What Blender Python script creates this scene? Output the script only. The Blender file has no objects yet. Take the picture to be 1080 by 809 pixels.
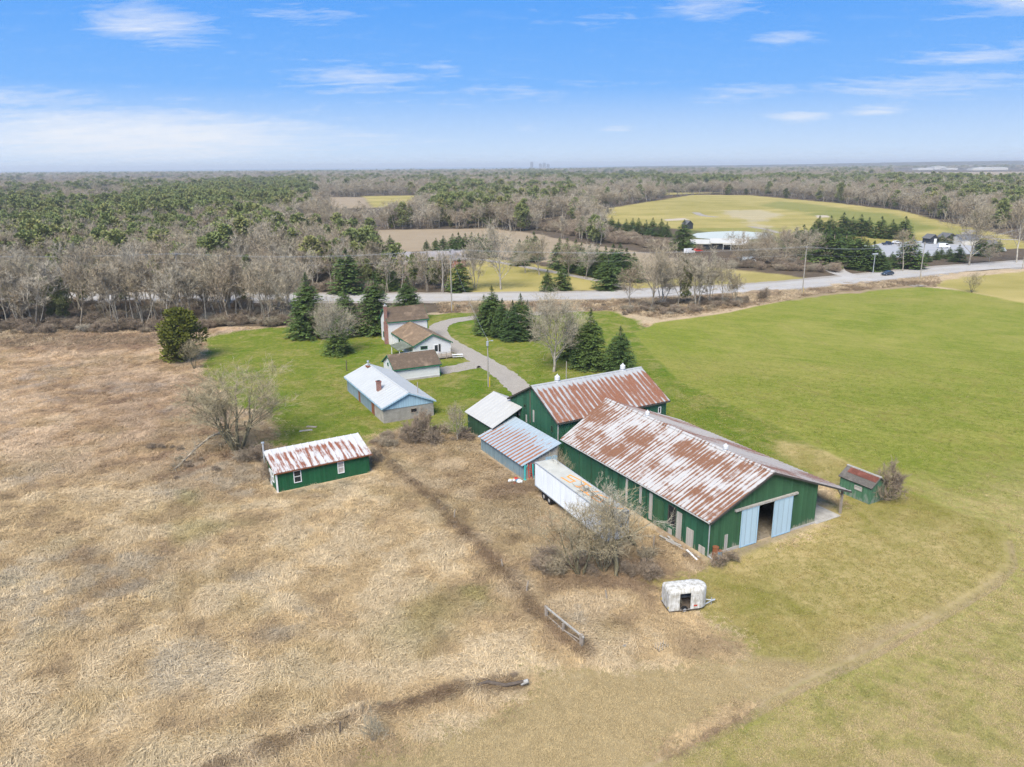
import bpy, math, random
import numpy as np
from mathutils import Vector, Matrix
R = math.radians
SC = bpy.context.scene
COL = SC.collection

# ------------------------------------------------------------------ camera model (drone, 38 m up)
F, CX, CY, HOR, CAMH, ROLL = 800.0, 540.0, 404.5, 174.5, 38.0, R(0.45)
PITCH = math.atan((CY - HOR) / F)
CP, SP, CR, SR = math.cos(PITCH), math.sin(PITCH), math.cos(ROLL), math.sin(ROLL)

def at(x, y, z=0.0):
    dx, dy = x - CX, CY - y
    dx, dy = dx * CR + dy * SR, -dx * SR + dy * CR
    u, v = dx / F, dy / F
    d = (u, CP + v * SP, -SP + v * CP)
    t = (z - CAMH) / d[2]
    return Vector((d[0] * t, d[1] * t, z))

def height_at(x, y, P):
    dx, dy = x - CX, CY - y
    dx, dy = dx * CR + dy * SR, -dx * SR + dy * CR
    u, v = dx / F, dy / F
    t = P[1] / (CP + v * SP)
    return CAMH + (-SP + v * CP) * t

def proj_np(X, Y, Z=0.0):
    Zr = Z - CAMH
    dep = Y * CP - Zr * SP
    up = Y * SP + Zr * CP
    dep = np.where(dep < 1, 1, dep)
    dx, dy = F * X / dep, F * up / dep
    return CX + dx * CR - dy * SR, CY - (dx * SR + dy * CR)

# ------------------------------------------------------------------ numpy noise
def _hash(ix, iy, seed):
    h = (ix.astype(np.int64) * 374761393 + iy.astype(np.int64) * 668265263 + seed * 974711) & 0xFFFFFFFF
    h = ((h ^ (h >> 13)) * 1274126177) & 0xFFFFFFFF
    return ((h ^ (h >> 16)) & 0xFFFF) / 65535.0

def vnoise(x, y, seed=0):
    ix, iy = np.floor(x), np.floor(y)
    fx, fy = x - ix, y - iy
    fx, fy = fx * fx * (3 - 2 * fx), fy * fy * (3 - 2 * fy)
    a, b = _hash(ix, iy, seed), _hash(ix + 1, iy, seed)
    c, d = _hash(ix, iy + 1, seed), _hash(ix + 1, iy + 1, seed)
    return (a + (b - a) * fx) * (1 - fy) + (c + (d - c) * fx) * fy

def fbm(x, y, seed=0, o=3):
    s, a, t = 0, 1.0, 0
    for k in range(o):
        s = s + a * vnoise(x * 2 ** k, y * 2 ** k, seed + k * 17)
        t += a
        a *= 0.5
    return s / t

def sstep(a, b, x):
    t = np.clip((x - a) / (b - a), 0, 1)
    return t * t * (3 - 2 * t)

def poly_sd(X, Y, poly):
    """signed distance to a polygon in world xy, positive inside"""
    n = len(poly)
    d = np.full(X.shape, 1e18)
    inside = np.zeros(X.shape, bool)
    for i in range(n):
        ax, ay = poly[i]
        bx, by = poly[(i + 1) % n]
        ex, ey = bx - ax, by - ay
        L = ex * ex + ey * ey + 1e-9
        t = np.clip(((X - ax) * ex + (Y - ay) * ey) / L, 0, 1)
        d = np.minimum(d, (X - ax - t * ex) ** 2 + (Y - ay - t * ey) ** 2)
        if ay != by:
            c = ((ay > Y) != (by > Y)) & (X < (bx - ax) * (Y - ay) / (by - ay) + ax)
            inside ^= c
    return np.where(inside, 1, -1) * np.sqrt(d)

def pxpoly(pts):
    return [tuple(at(x, y)[:2]) for x, y in pts]

def line_d(X, Y, pts):
    d = np.full(X.shape, 1e18)
    for (ax, ay), (bx, by) in zip(pts[:-1], pts[1:]):
        ex, ey = bx - ax, by - ay
        t = np.clip(((X - ax) * ex + (Y - ay) * ey) / (ex * ex + ey * ey + 1e-9), 0, 1)
        d = np.minimum(d, (X - ax - t * ex) ** 2 + (Y - ay - t * ey) ** 2)
    return np.sqrt(d)

# ------------------------------------------------------------------ mesh builder
class MB:
    def __init__(s):
        s.v, s.f, s.m = [], [], []

    def add(s, vs, fs, mi=0):
        o = len(s.v)
        s.v += [tuple(v) for v in vs]
        s.f += [tuple(i + o for i in f) for f in fs]
        s.m += [mi] * len(fs)
        return s

    def quad(s, a, b, c, d, mi=0):
        return s.add([a, b, c, d], [(0, 1, 2, 3)], mi)

    def hexa(s, p, mi=0):
        return s.add(p, [(0, 3, 2, 1), (4, 5, 6, 7), (0, 1, 5, 4), (1, 2, 6, 5), (2, 3, 7, 6), (3, 0, 4, 7)], mi)

    def box(s, x0, x1, y0, y1, z0, z1, mi=0):
        return s.hexa([(x0, y0, z0), (x1, y0, z0), (x1, y1, z0), (x0, y1, z0),
                       (x0, y0, z1), (x1, y0, z1), (x1, y1, z1), (x0, y1, z1)], mi)

    def obox(s, c, ax, hx, hy, hz, mi=0):
        """box centred at c turned by ax radians about z"""
        ca, sa = math.cos(ax), math.sin(ax)
        P = []
        for z in (-hz, hz):
            for x, y in ((-hx, -hy), (hx, -hy), (hx, hy), (-hx, hy)):
                P.append((c[0] + x * ca - y * sa, c[1] + x * sa + y * ca, c[2] + z))
        return s.hexa(P, mi)

    def tube(s, pts, rad, n=6, mi=0, cap=True):
        pts = [Vector(p) for p in pts]
        if not hasattr(rad, '__len__'):
            rad = [rad] * len(pts)
        o = len(s.v)
        for i, p in enumerate(pts):
            d = (pts[min(i + 1, len(pts) - 1)] - pts[max(i - 1, 0)])
            d = d.normalized() if d.length > 1e-9 else Vector((0, 0, 1))
            a = d.cross(Vector((0, 0, 1)) if abs(d.z) < .9 else Vector((1, 0, 0))).normalized()
            b = d.cross(a)
            for k in range(n):
                t = 2 * math.pi * k / n
                s.v.append(tuple(p + (a * math.cos(t) + b * math.sin(t)) * rad[i]))
        for i in range(len(pts) - 1):
            for k in range(n):
                k2 = (k + 1) % n
                s.f.append((o + i * n + k, o + i * n + k2, o + (i + 1) * n + k2, o + (i + 1) * n + k))
                s.m.append(mi)
        if cap:
            s.f.append(tuple(o + k for k in range(n))[::-1]); s.m.append(mi)
            s.f.append(tuple(o + (len(pts) - 1) * n + k for k in range(n))); s.m.append(mi)
        return s

    def cyl(s, x, y, z0, z1, r0, r1=None, n=12, mi=0):
        return s.tube([(x, y, z0), (x, y, z1)], [r0, r0 if r1 is None else r1], n, mi)

    def prism(s, poly, y0, y1, mi=0):
        """polygon in x,z extruded along y"""
        n = len(poly)
        vs = [(x, y0, z) for x, z in poly] + [(x, y1, z) for x, z in poly]
        fs = [tuple(range(n)), tuple(range(2 * n - 1, n - 1, -1))] + [(i, n + i, n + (i + 1) % n, (i + 1) % n) for i in range(n)]
        return s.add(vs, fs, mi)

    def mesh(s, name, mats, smooth=False):
        me = bpy.data.meshes.new(name)
        me.from_pydata(s.v, [], s.f)
        if not isinstance(mats, (list, tuple)):
            mats = [mats]
        for m in mats:
            me.materials.append(m)
        if len(mats) > 1:
            me.polygons.foreach_set('material_index', s.m)
        if smooth:
            me.polygons.foreach_set('use_smooth', [True] * len(me.polygons))
        me.update()
        return me

    def build(s, name, mats, parent=None, loc=(0, 0, 0), rot=(0, 0, 0), smooth=False):
        o = bpy.data.objects.new(name, s.mesh(name, mats, smooth))
        COL.objects.link(o)
        o.location = loc
        o.rotation_euler = rot
        if parent:
            o.parent = parent
        return o

def tag(o, label, cat, group=None, kind=None):
    o['label'] = label
    o['category'] = cat
    if group:
        o['group'] = group
    if kind:
        o['kind'] = kind
    return o

def thing(name, label, cat, loc=(0, 0, 0), rz=0.0, group=None):
    o = bpy.data.objects.new(name, None)
    o.empty_display_size = .5
    COL.objects.link(o)
    o.location = loc
    o.rotation_euler = (0, 0, rz)
    return tag(o, label, cat, group)

def struct(o):
    o['kind'] = 'structure'
    return o

def dup(root, loc, rz=0.0, scale=1.0, label=None, group=None):
    r = root.copy()
    COL.objects.link(r)
    r.location = loc
    r.rotation_euler = (0, 0, rz)
    r.scale = (scale,) * 3 if not hasattr(scale, '__len__') else scale
    if label:
        r['label'] = label
    if group:
        r['group'] = group
    for ch in list(root.children):
        c = ch.copy()
        COL.objects.link(c)
        c.parent = r
        for g in list(ch.children):
            d = g.copy()
            COL.objects.link(d)
            d.parent = c
    return r

# ------------------------------------------------------------------ node helpers
class NT:
    def __init__(s, name):
        s.mat = bpy.data.materials.new(name)
        s.mat.use_nodes = True
        s.t = s.mat.node_tree
        s.b = s.t.nodes['Principled BSDF']
        s.b.inputs['Specular IOR Level'].default_value = .25

    def n(s, typ, ins=None, **pr):
        nd = s.t.nodes.new('ShaderNode' + typ)
        for k, v in pr.items():
            setattr(nd, k, v)
        for k, v in (ins or {}).items():
            if isinstance(v, bpy.types.NodeSocket):
                s.t.links.new(v, nd.inputs[k])
            else:
                nd.inputs[k].default_value = v
        return nd

    def m(s, op, a, b=0.0, c=0.0, clamp=False):
        nd = s.n('Math', {0: a, 1: b, 2: c}, operation=op)
        nd.use_clamp = clamp
        return nd.outputs[0]

    def mix(s, f, a, b, blend='MIX'):
        nd = s.n('Mix', None, data_type='RGBA', blend_type=blend)
        for i, v in ((0, f), (6, a), (7, b)):
            if isinstance(v, bpy.types.NodeSocket):
                s.t.links.new(v, nd.inputs[i])
            elif i == 0:
                nd.inputs[0].default_value = v
            else:
                nd.inputs[i].default_value = tuple(v) + (1,) if len(v) == 3 else v
        return nd.outputs[2]

    def noise(s, vec, scale=1.0, detail=3.0, rough=.55, dist=0.0):
        nd = s.n('TexNoise', {'Scale': scale, 'Detail': detail, 'Roughness': rough, 'Distortion': dist})
        if vec is not None:
            s.t.links.new(vec, nd.inputs['Vector'])
        return nd.outputs[0]

    def ramp(s, f, a, b):
        nd = s.n('MapRange', {0: f, 1: a, 2: b})
        nd.clamp = True
        return nd.outputs[0]

    def obj(s):
        return s.n('TexCoord').outputs['Object']

    def pos(s):
        return s.n('NewGeometry').outputs['Position']

    def xyz(s, v):
        return s.n('SeparateXYZ', {0: v}).outputs

    def comb(s, x, y, z):
        return s.n('CombineXYZ', {0: x, 1: y, 2: z}).outputs[0]

    def scale(s, v, k):
        return s.n('Mapping', {'Vector': v, 'Scale': k}).outputs[0]

    def out(s, col, rough=.85, bump=None, bs=.3, bd=.05, spec=.25, metal=0.0):
        for k, v in (('Base Color', col), ('Roughness', rough), ('Specular IOR Level', spec), ('Metallic', metal)):
            if isinstance(v, bpy.types.NodeSocket):
                s.t.links.new(v, s.b.inputs[k])
            elif k == 'Base Color':
                s.b.inputs[k].default_value = tuple(v) + (1,)
            else:
                s.b.inputs[k].default_value = v
        if bump is not None:
            bn = s.n('Bump', {'Height': bump, 'Strength': bs, 'Distance': bd})
            s.t.links.new(bn.outputs[0], s.b.inputs['Normal'])
        return s.mat

def plain(name, col, rough=.8, var=.25, sc=3.0, spec=.25, metal=0.0):
    """a colour with weathering noise"""
    t = NT(name)
    p = t.obj()
    f = t.noise(p, sc, 4)
    f2 = t.noise(p, sc * 9, 2)
    f = t.m('ADD', t.m('MULTIPLY', f, .7), t.m('MULTIPLY', f2, .3))
    lo = [c * (1 - var) for c in col]
    hi = [min(1, c * (1 + var)) for c in col]
    return t.out(t.mix(t.ramp(f, .3, .7), lo, hi), rough, None, spec=spec, metal=metal)

def rust_roof(name, base, rust, axis, period, thr, big=.5, ridge=None, wave=.0, base2=None, sl=.25, blotch=.12):
    """painted / galvanised sheet with rust streaks running down the slope. axis = the along-eave coordinate"""
    t = NT(name)
    x, y, z = t.xyz(t.obj())
    a, b = (y, x) if axis == 'y' else (x, y)
    st = t.noise(t.comb(t.m('MULTIPLY', a, 2.2 / period), t.m('MULTIPLY', b, sl), 0), 1, 2, .6)
    lg = t.noise(t.comb(t.m('MULTIPLY', a, blotch), t.m('MULTIPLY', b, blotch * 2.2), 3.3), 1, 3, .6)
    fi = t.noise(t.comb(t.m('MULTIPLY', a, 9), t.m('MULTIPLY', b, 2.5), 1), 1, 3, .7)
    wv = t.m('SINE', t.m('MULTIPLY', a, 2 * math.pi / period))
    r = t.m('ADD', t.m('MULTIPLY', st, .75), t.m('MULTIPLY', lg, big))
    r = t.m('ADD', r, t.m('MULTIPLY', fi, .3))
    r = t.m('ADD', r, t.m('MULTIPLY', wv, wave))
    if ridge:                                    # (coordinate offset, falloff): cleaner metal near the ridge
        r0, fall = ridge
        dr = t.m('ABSOLUTE', t.m('SUBTRACT', b, r0))
        r = t.m('SUBTRACT', r, t.m('MULTIPLY', t.ramp(dr, fall, 0.0), .45))
    mask = t.ramp(r, thr, thr + .13)
    rc = t.mix(t.noise(t.comb(a, b, 0), 5, 3), [c * .62 for c in rust], [min(1, c * 1.45) for c in rust])
    bc = t.mix(t.noise(t.comb(t.m('MULTIPLY', a, 1.3), t.m('MULTIPLY', b, .5), 7), 1, 4, .65), base, base2 or [c * .72 for c in base])
    col = t.mix(mask, bc, rc)
    rough = t.m('ADD', t.m('MULTIPLY', mask, .35), .5)
    return t.out(col, rough, spec=.3)

def boards(name, col, width=.28, wear=.0, wearcol=(.32, .3, .27), horiz=False, var=.2, low=0.0):
    """vertical boards (or clapboards) with per-board tone, seams and flaking paint"""
    t = NT(name)
    x, y, z = t.xyz(t.obj())
    a = z if horiz else t.m('ADD', x, y)
    k = t.m('DIVIDE', a, width)
    idx = t.m('FLOOR', k)
    fr = t.m('FRACT', k)
    tone = t.n('TexWhiteNoise', {'W': idx}, noise_dimensions='1D').outputs[0]
    lon = t.comb(t.m('MULTIPLY', t.m('ADD', x, y), .7 if horiz else 5), t.m('MULTIPLY', idx, 3.1), t.m('MULTIPLY', z, 5 if horiz else .5))
    gr = t.noise(lon, 1, 3, .6)
    big = t.noise(t.obj(), .35, 3)
    f = t.m('ADD', t.m('MULTIPLY', tone, .5), t.m('ADD', t.m('MULTIPLY', gr, .6), t.m('MULTIPLY', big, .6)))
    c = t.mix(t.ramp(f, .35, 1.25), [q * (1 - var) for q in col], [min(1, q * (1 + var)) for q in col])
    if wear > 0:
        wn = t.m('ADD', t.noise(t.scale(t.obj(), (2.5, 2.5, .8)), 1, 4, .65), t.m('MULTIPLY', t.ramp(z, 1.2, 0.0), low))
        c = t.mix(t.m('MULTIPLY', t.ramp(wn, 1 - wear, 1 - wear + .12), .85), c, wearcol)
    seam = t.m('MINIMUM', t.ramp(fr, 0.0, .09), t.ramp(fr, 1.0, .91)) if not horiz else t.ramp(fr, 0.0, .16)
    c = t.mix(t.m('MULTIPLY', t.m('SUBTRACT', 1.0, seam), .5), c, [q * .35 for q in col])
    return t.out(c, .75, seam, .5, .03)

def shingle(name, col, dark=.6):
    t = NT(name)
    p = t.obj()
    x, y, z = t.xyz(p)
    b = t.n('TexBrick', {'Vector': t.comb(y, t.m('MULTIPLY', z, 1.7), 0), 'Scale': 3.2, 'Mortar Size': .02, 'Bias': 0.0,
                         'Color1': tuple(col) + (1,), 'Color2': tuple(c * dark for c in col) + (1,), 'Mortar': tuple(c * .4 for c in col) + (1,)})
    f = t.noise(t.scale(p, (.9, .35, .9)), 1.4, 4, .65)
    c = t.mix(t.ramp(f, .35, .7), b.outputs[0], [c * .55 for c in col])
    c = t.mix(t.ramp(t.noise(p, .6, 2), .55, .75), c, [c * 1.25 for c in col])
    return t.out(c, .95, t.noise(p, 14, 2), .3, .02)

def block_wall(name, col):
    t = NT(name)
    x, y, z = t.xyz(t.obj())
    b = t.n('TexBrick', {'Vector': t.comb(t.m('ADD', x, y), z, 0), 'Scale': 1.0, 'Mortar Size': .012, 'Brick Width': .4, 'Row Height': .2,
                         'Color1': tuple(col) + (1,), 'Color2': tuple(c * .82 for c in col) + (1,), 'Mortar': tuple(c * .6 for c in col) + (1,)})
    f = t.noise(t.obj(), 1.3, 4)
    c = t.mix(t.ramp(f, .4, .7), b.outputs[0], [q * .62 for q in col])
    return t.out(c, .95)

def brick(name, col):
    t = NT(name)
    x, y, z = t.xyz(t.obj())
    b = t.n('TexBrick', {'Vector': t.comb(t.m('ADD', x, y), z, 0), 'Scale': 1.0, 'Mortar Size': .012, 'Brick Width': .22, 'Row Height': .075,
                         'Color1': tuple(col) + (1,), 'Color2': tuple(c * .7 for c in col) + (1,), 'Mortar': (.3, .27, .24, 1)})
    return t.out(b.outputs[0], .95)

def glass(name, col=(.02, .025, .03)):
    t = NT(name)
    return t.out(col, .08, spec=.6)
# ================================================================== camera, sun, sky, haze
cam_d = bpy.data.cameras.new('camera')
cam = bpy.data.objects.new('camera', cam_d)
COL.objects.link(cam)
cam_d.sensor_width = 36
cam_d.lens = F / 1080 * 36
cam_d.clip_start, cam_d.clip_end = .5, 60000
cam.matrix_world = Matrix.Translation((0, 0, CAMH)) @ Matrix.Rotation(math.pi / 2 - PITCH, 4, 'X') @ Matrix.Rotation(-ROLL, 4, 'Z')
SC.camera = cam
SC.view_settings.view_transform = 'Standard'
SC.view_settings.look = 'None'
SC.view_settings.gamma = 1
SC.view_settings.exposure = EXPOSURE = 2.22
SC.cycles.max_bounces = 5
SC.cycles.diffuse_bounces = 2
SC.cycles.glossy_bounces = 2
SC.cycles.transmission_bounces = 2
SC.cycles.volume_bounces = 0
SC.cycles.transparent_max_bounces = 6
SC.cycles.use_denoising = True
SC.cycles.denoiser = 'OPENIMAGEDENOISE'
SC.cycles.denoising_input_passes = 'RGB_ALBEDO_NORMAL'
SC.cycles.denoising_prefilter = 'FAST'
SC.cycles.use_adaptive_sampling = True
SC.cycles.adaptive_threshold = .015

SUN_EL, SUN_AZ = R(50), R(200)                      # azimuth clockwise from the view direction (+Y)
sv = Vector((math.sin(SUN_AZ) * math.cos(SUN_EL), math.cos(SUN_AZ) * math.cos(SUN_EL), math.sin(SUN_EL)))
sd = bpy.data.lights.new('sun', 'SUN')
sd.energy, sd.angle, sd.color = 1.45, R(32), (1, .93, .80)
sun = bpy.data.objects.new('sun', sd)
COL.objects.link(sun)
sun.rotation_euler = sv.to_track_quat('Z', 'Y').to_euler()

W = bpy.data.worlds.new('World')
SC.world = W
W.use_nodes = True
wt = NT.__new__(NT)
wt.t = W.node_tree
bg = wt.t.nodes['Background']
sky = wt.n('TexSky', None, sky_type='NISHITA')
sky.sun_disc = False
sky.sun_elevation, sky.sun_rotation = SUN_EL, SUN_AZ
sky.altitude, sky.air_density, sky.dust_density, sky.ozone_density = 100, 1.0, .35, 2.2
dirv = wt.n('TexCoord').outputs['Generated']
dx, dy, dz = wt.xyz(dirv)
den = wt.m('ADD', wt.m('MAXIMUM', dz, 0.0), .09)
pl = wt.comb(wt.m('DIVIDE', dx, den), wt.m('DIVIDE', dy, den), 0)
w1 = wt.noise(wt.scale(pl, (.6, 1.3, 1)), 1.7, 8, .68, .9)      # long wisps
w2 = wt.noise(wt.scale(pl, (1.6, 3.0, 1)), 2.8, 7, .66, .8)
az = wt.m('ARCTAN2', dx, dy)
el = wt.m('ARCSINE', dz)
cl = None
# azimuth, elevation (deg), widths, strength: the cloud banks that stand in this sky
for a, e, sa, se, k in ((-25, 1.9, 13, 1.9, 1.6), (-33, 4.2, 5, .9, .85), (-23.4, 8.7, 4, 1.3, 1.05), (-10.5, 5.8, 6, 1.0, .8), (-4.8, 6.5, 1.8, .6, .8), (19.7, 3.0, 2.3, .35, 1.05),
                        (24.5, 3.2, 2.2, .4, 1.05), (18.5, 7.9, 2.2, .5, .8), (31.5, 9.2, 4.5, 1.0, 1.05), (30, 6.2, 5, .7, .85), (27, 4.7, 7, .8, .8), (1.3, 2.6, 1.2, .3, .75),
                        (7.6, 2.4, 1.4, .25, .9), (14, 10.3, 3.5, 1.2, .75), (16, 4.6, 5, .7, .65), (0, 5, 9, 1.2, .4), (-14, 2, 10, 1.0, .75), (-14, 9.8, 6, .8, .5), (5, 9, 5, .8, .4)):
    u = wt.m('DIVIDE', wt.m('SUBTRACT', az, R(a)), R(sa))
    v = wt.m('DIVIDE', wt.m('SUBTRACT', el, R(e)), R(se))
    g = wt.m('EXPONENT', wt.m('MULTIPLY', wt.m('ADD', wt.m('MULTIPLY', u, u), wt.m('MULTIPLY', v, v)), -1.0))
    g = wt.m('MULTIPLY', g, k)
    cl = g if cl is None else wt.m('MAXIMUM', cl, g)
wis = wt.m('ADD', wt.m('MULTIPLY', w1, .62), wt.m('MULTIPLY', w2, .45))
# cloud where the bank is dense and the wisp noise is high
cf = wt.m('MULTIPLY', wt.ramp(wt.m('ADD', wt.m('MULTIPLY', cl, .60), wt.m('MULTIPLY', wt.m('SUBTRACT', wis, .53), 1.8)), .2, .98), .92)
cf = wt.m('MAXIMUM', cf, wt.m('MULTIPLY', wt.ramp(w2, .54, .85), .12))
hz = wt.ramp(el, R(5.5), R(0))
cf = wt.m('MAXIMUM', cf, wt.m('MULTIPLY', hz, .1))
KSKY = .05 * 2 ** EXPOSURE
cr = wt.n('ValToRGB', {0: wt.ramp(el, R(-1), R(19))})
ce = cr.color_ramp.elements
for i, (e_, c_) in enumerate(((0.0, (.66, .80, .97)), (1.0, (.58, .765, 1.0)), (5.3, (.20, .485, 1.0)), (10.5, (.03, .37, .99)), (16.0, (.02, .29, .93)))):
    q_ = ce[i] if i < 2 else ce.new(.5)
    q_.position = (e_ + 1) / 20
    q_.color = tuple(c / KSKY * .2 for c in c_) + (1,)
air = wt.mix(1.0, cr.outputs[0], (5, 5, 5), 'MULTIPLY')
skyc = wt.mix(wt.ramp(el, R(14), R(42)), air, sky.outputs[0])
cloud = wt.mix(cf, skyc, (.90 / KSKY, .93 / KSKY, .985 / KSKY))
wt.t.links.new(cloud, bg.inputs[0])
bg.inputs[1].default_value = .05

# the air: far things fade to pale blue
hzm = bpy.data.materials.new('haze_air')
hzm.use_nodes = True
ht = hzm.node_tree
ht.nodes.clear()
vo = ht.nodes.new('ShaderNodeOutputMaterial')
pv = ht.nodes.new('ShaderNodeVolumePrincipled')
pv.inputs['Color'].default_value = (.91, .955, 1.0, 1)
pv.inputs['Density'].default_value = 1.25e-4
pv.inputs['Anisotropy'].default_value = .1
ht.links.new(pv.outputs[0], vo.inputs['Volume'])
HAZE_BOX = (-34000, 34000, -700, 31500, -4.0, 92.0)
hb = MB().box(*HAZE_BOX).build('haze', hzm)
hb['kind'] = 'stuff'

# ================================================================== ground
def P(*pts):
    return pxpoly(pts)
fieldline = [(560, 885), (690, 812), (760, 770), (850, 722), (920, 690), (1000, 645), (1050, 615), (1069, 593), (1064, 570), (1040, 549),
             (1000, 535), (960, 519), (900, 490), (850, 465), (780, 430), (715, 402), (668, 352)]
ZONES = [   # attribute, channel, polygon, softness m, edge wobble m, strength
    ('za', 0, P((219, 353), (300, 345), (395, 343), (450, 331), (650, 328), (695, 350), (742, 398), (805, 425), (895, 470), (905, 500), (840, 500), (600, 440), (545, 428),
                (505, 456), (490, 462), (440, 460), (425, 452), (400, 462), (385, 471), (300, 476), (268, 470), (288, 456), (280, 440), (245, 425), (224, 402), (212, 376)), 2.6, 2.2, 1),
    ('za', 1, P(*(fieldline + [(690, 341), (760, 331), (860, 311), (958, 301), (1010, 306), (1300, 356), (1900, 470), (1900, 1100), (700, 1100)])), 1.0, .5, 1),
    ('za', 2, P((680, 612), (745, 592), (862, 552), (884, 535), (868, 505), (815, 472), (812, 462), (880, 476), (930, 488), (990, 508), (1062, 535), (1095, 566), (1098, 598), (1064, 630), (1012, 656), (928, 702), (856, 722),
                (790, 690), (745, 655), (700, 632)), 2.8, 1.6, 1),
    ('za', 3, P((110, 388), (205, 398), (250, 430), (262, 480), (160, 478), (70, 430)), 6, 4, .55),
    ('za', 3, P((0, 350), (215, 354), (215, 366), (120, 372), (-80, 366)), 4, 3, .8),
    ('za', 3, P((395, 478), (520, 480), (560, 530), (640, 600), (700, 625), (690, 660), (620, 700), (540, 620), (455, 530)), 5, 4, .5),
    ('za', 3, P((0, 480), (110, 440), (200, 420), (230, 450), (120, 500), (0, 520)), 6, 5, .25),
    ('za', 3, P((0, 400), (60, 395), (90, 410), (30, 430), (0, 430)), 5, 4, .28),
    ('za', 3, P((60, 372), (200, 378), (190, 392), (40, 388)), 4, 4, .35),
    ('za', 3, P((100, 590), (160, 570), (250, 590), (180, 615)), 4, 5, .4),
    ('za', 3, P((170, 470), (300, 455), (300, 500), (210, 530), (150, 500)), 5, 3, .7),
    ('za', 3, P((520, 470), (560, 505), (640, 572), (700, 590), (752, 592), (770, 604), (700, 622), (690, 650), (600, 625), (540, 560), (500, 490)), 4, 3, .8),
    ('za', 3, P((385, 470), (425, 448), (500, 458), (500, 475), (420, 482)), 2.5, 1.5, .85),
    ('za', 3, P((880, 528), (955, 533), (985, 552), (930, 552)), 2.5, 1.5, .7),
    ('za', 3, P((465, 333), (660, 329), (700, 336), (860, 313), (985, 301), (985, 291), (850, 303), (700, 314), (540, 319), (465, 320)), 2.5, 2, .95),
    ('zb', 0, P((560, 885), (690, 812), (850, 722), (920, 690), (1000, 645), (1050, 616), (1075, 600), (1058, 604), (1000, 634), (920, 674), (850, 700), (770, 690), (560, 700), (545, 745), (400, 795), (280, 885)), 2.2, 1.6, 1),
    ('zb', 1, P((-900, 352), (215, 351), (226, 345), (310, 344), (330, 340), (470, 329), (470, 318), (700, 314), (850, 302), (1000, 288), (1300, 268), (1700, 250)) + [(35000., 26000.), (35000., 60000.), (-35000., 60000.), (-35000., 26000.)], 3, 2, 1),
    ('zb', 2, P((622, 223), (730, 205.5), (790, 206), (880, 214), (950, 222), (1000, 235), (1060, 248), (1100, 262), (1000, 263), (950, 258), (900, 262), (840, 252), (730, 243), (650, 236)), 5, 5, 1),
    ('zb', 2, P((472, 278), (520, 272), (640, 290), (700, 300), (690, 305), (560, 308), (472, 309)), 3, 3, .9),
    ('zb', 2, P((985, 301), (1080, 320), (1300, 356), (1300, 278), (1080, 286), (1000, 294)), 3, 2, .85),
    ('zb', 2, P((740, 281), (832, 290), (862, 295), (800, 300), (715, 304), (690, 292)), 4, 3, .7),
    ('zb', 2, P((380, 207), (440, 206), (441, 217), (392, 219)), 10, 8, 1),
    ('zb', 2, P((566, 233), (600, 232.5), (618, 239), (604, 243), (568, 242)), 6, 6, 1),
    ('zb', 2, P((90, 206), (128, 205), (128, 209), (92, 210)), 12, 8, .8),
    ('zb', 2, P((700, 206), (720, 205), (770, 203), (700, 203)), 12, 8, .7),
    ('zb', 3, P((380, 243), (516, 241), (568, 247), (626, 259), (690, 268), (742, 279), (742, 286), (700, 296), (640, 289), (560, 274), (500, 268), (440, 265), (395, 267)), 4, 3, 1),
    ('zb', 3, P((284, 246), (400, 243), (400, 253), (288, 251)), 4, 3, 1),
    ('zb', 3, P((330, 208), (384, 208), (392, 219), (352, 220)), 8, 6, 1),
    ('zb', 3, P((940, 182), (1080, 181), (1300, 182), (1300, 186), (1080, 186.5), (940, 184.5)), 60, 60, 1),
    ('zb', 2, P((100, 188.5), (300, 187.5), (290, 189.5), (110, 190.5)), 20, 20, .8),
    ('zb', 3, P((590, 182.5), (760, 181.5), (750, 183.2), (600, 184.3)), 30, 30, .8),
    ('zb', 3, P((0, 192), (90, 191), (80, 193.5), (0, 194.5)), 20, 20, .8),
    ('zc', 0, P((757, 222), (800, 221), (832, 226), (815, 231), (803, 236), (822, 240), (818, 245), (790, 240), (780, 232), (765, 229)), 7, 9, .5),
    ('zc', 0, P((860, 227), (872, 227), (876, 229), (862, 229.5)), 2, 1, 1),
    ('zc', 0, P((700, 231), (722, 230), (727, 232), (702, 233)), 3, 2, .9),
    ('zc', 1, P((870, 221), (940, 225), (990, 240), (960, 247), (905, 235), (850, 226)), 8, 6, .8),
    ('zc', 1, P((820, 212), (866, 216), (900, 222), (850, 224), (800, 217)), 8, 6, .7),
    ('zc', 1, P((1000, 240), (1030, 247), (1020, 254), (985, 247)), 6, 6, .6),
    ('zc', 1, P((720, 241), (830, 240), (826, 256), (722, 256)), 4, 3, .55),
    ('zc', 1, P((405, 640), (450, 622), (488, 640), (462, 682), (415, 672)), 3, 4, .6),
    ('zc', 1, P((485, 622), (510, 620), (512, 634), (488, 634)), 1, 1, .8),
    ('zc', 1, P((170, 556), (280, 548), (290, 558), (200, 568)), 2, 3, .6),
    ('zc', 1, P((188, 520), (212, 518), (210, 534), (190, 532)), 1, 1, .6),
    ('zc', 2, P((1000, 520), (1080, 500), (1500, 500), (1500, 1200), (300, 1200), (560, 840), (880, 680), (1020, 610)), 9, 6, 1),
    ('zc', 2, P((410, 640), (450, 625), (480, 650), (460, 680), (420, 675)), 3, 3, .0),
    ('zc', 3, P((738, 590), (752, 600), (790, 584), (860, 556), (862, 548)), 1.2, .6, .7),
    ('zc', 3, P((500, 470), (548, 510), (570, 520), (556, 500), (515, 470)), 1.5, 1, .45),
]
FENCE_PX = [(392, 468), (420, 498), (455, 527), (500, 575), (540, 620), (575, 655), (612, 690)]
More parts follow.
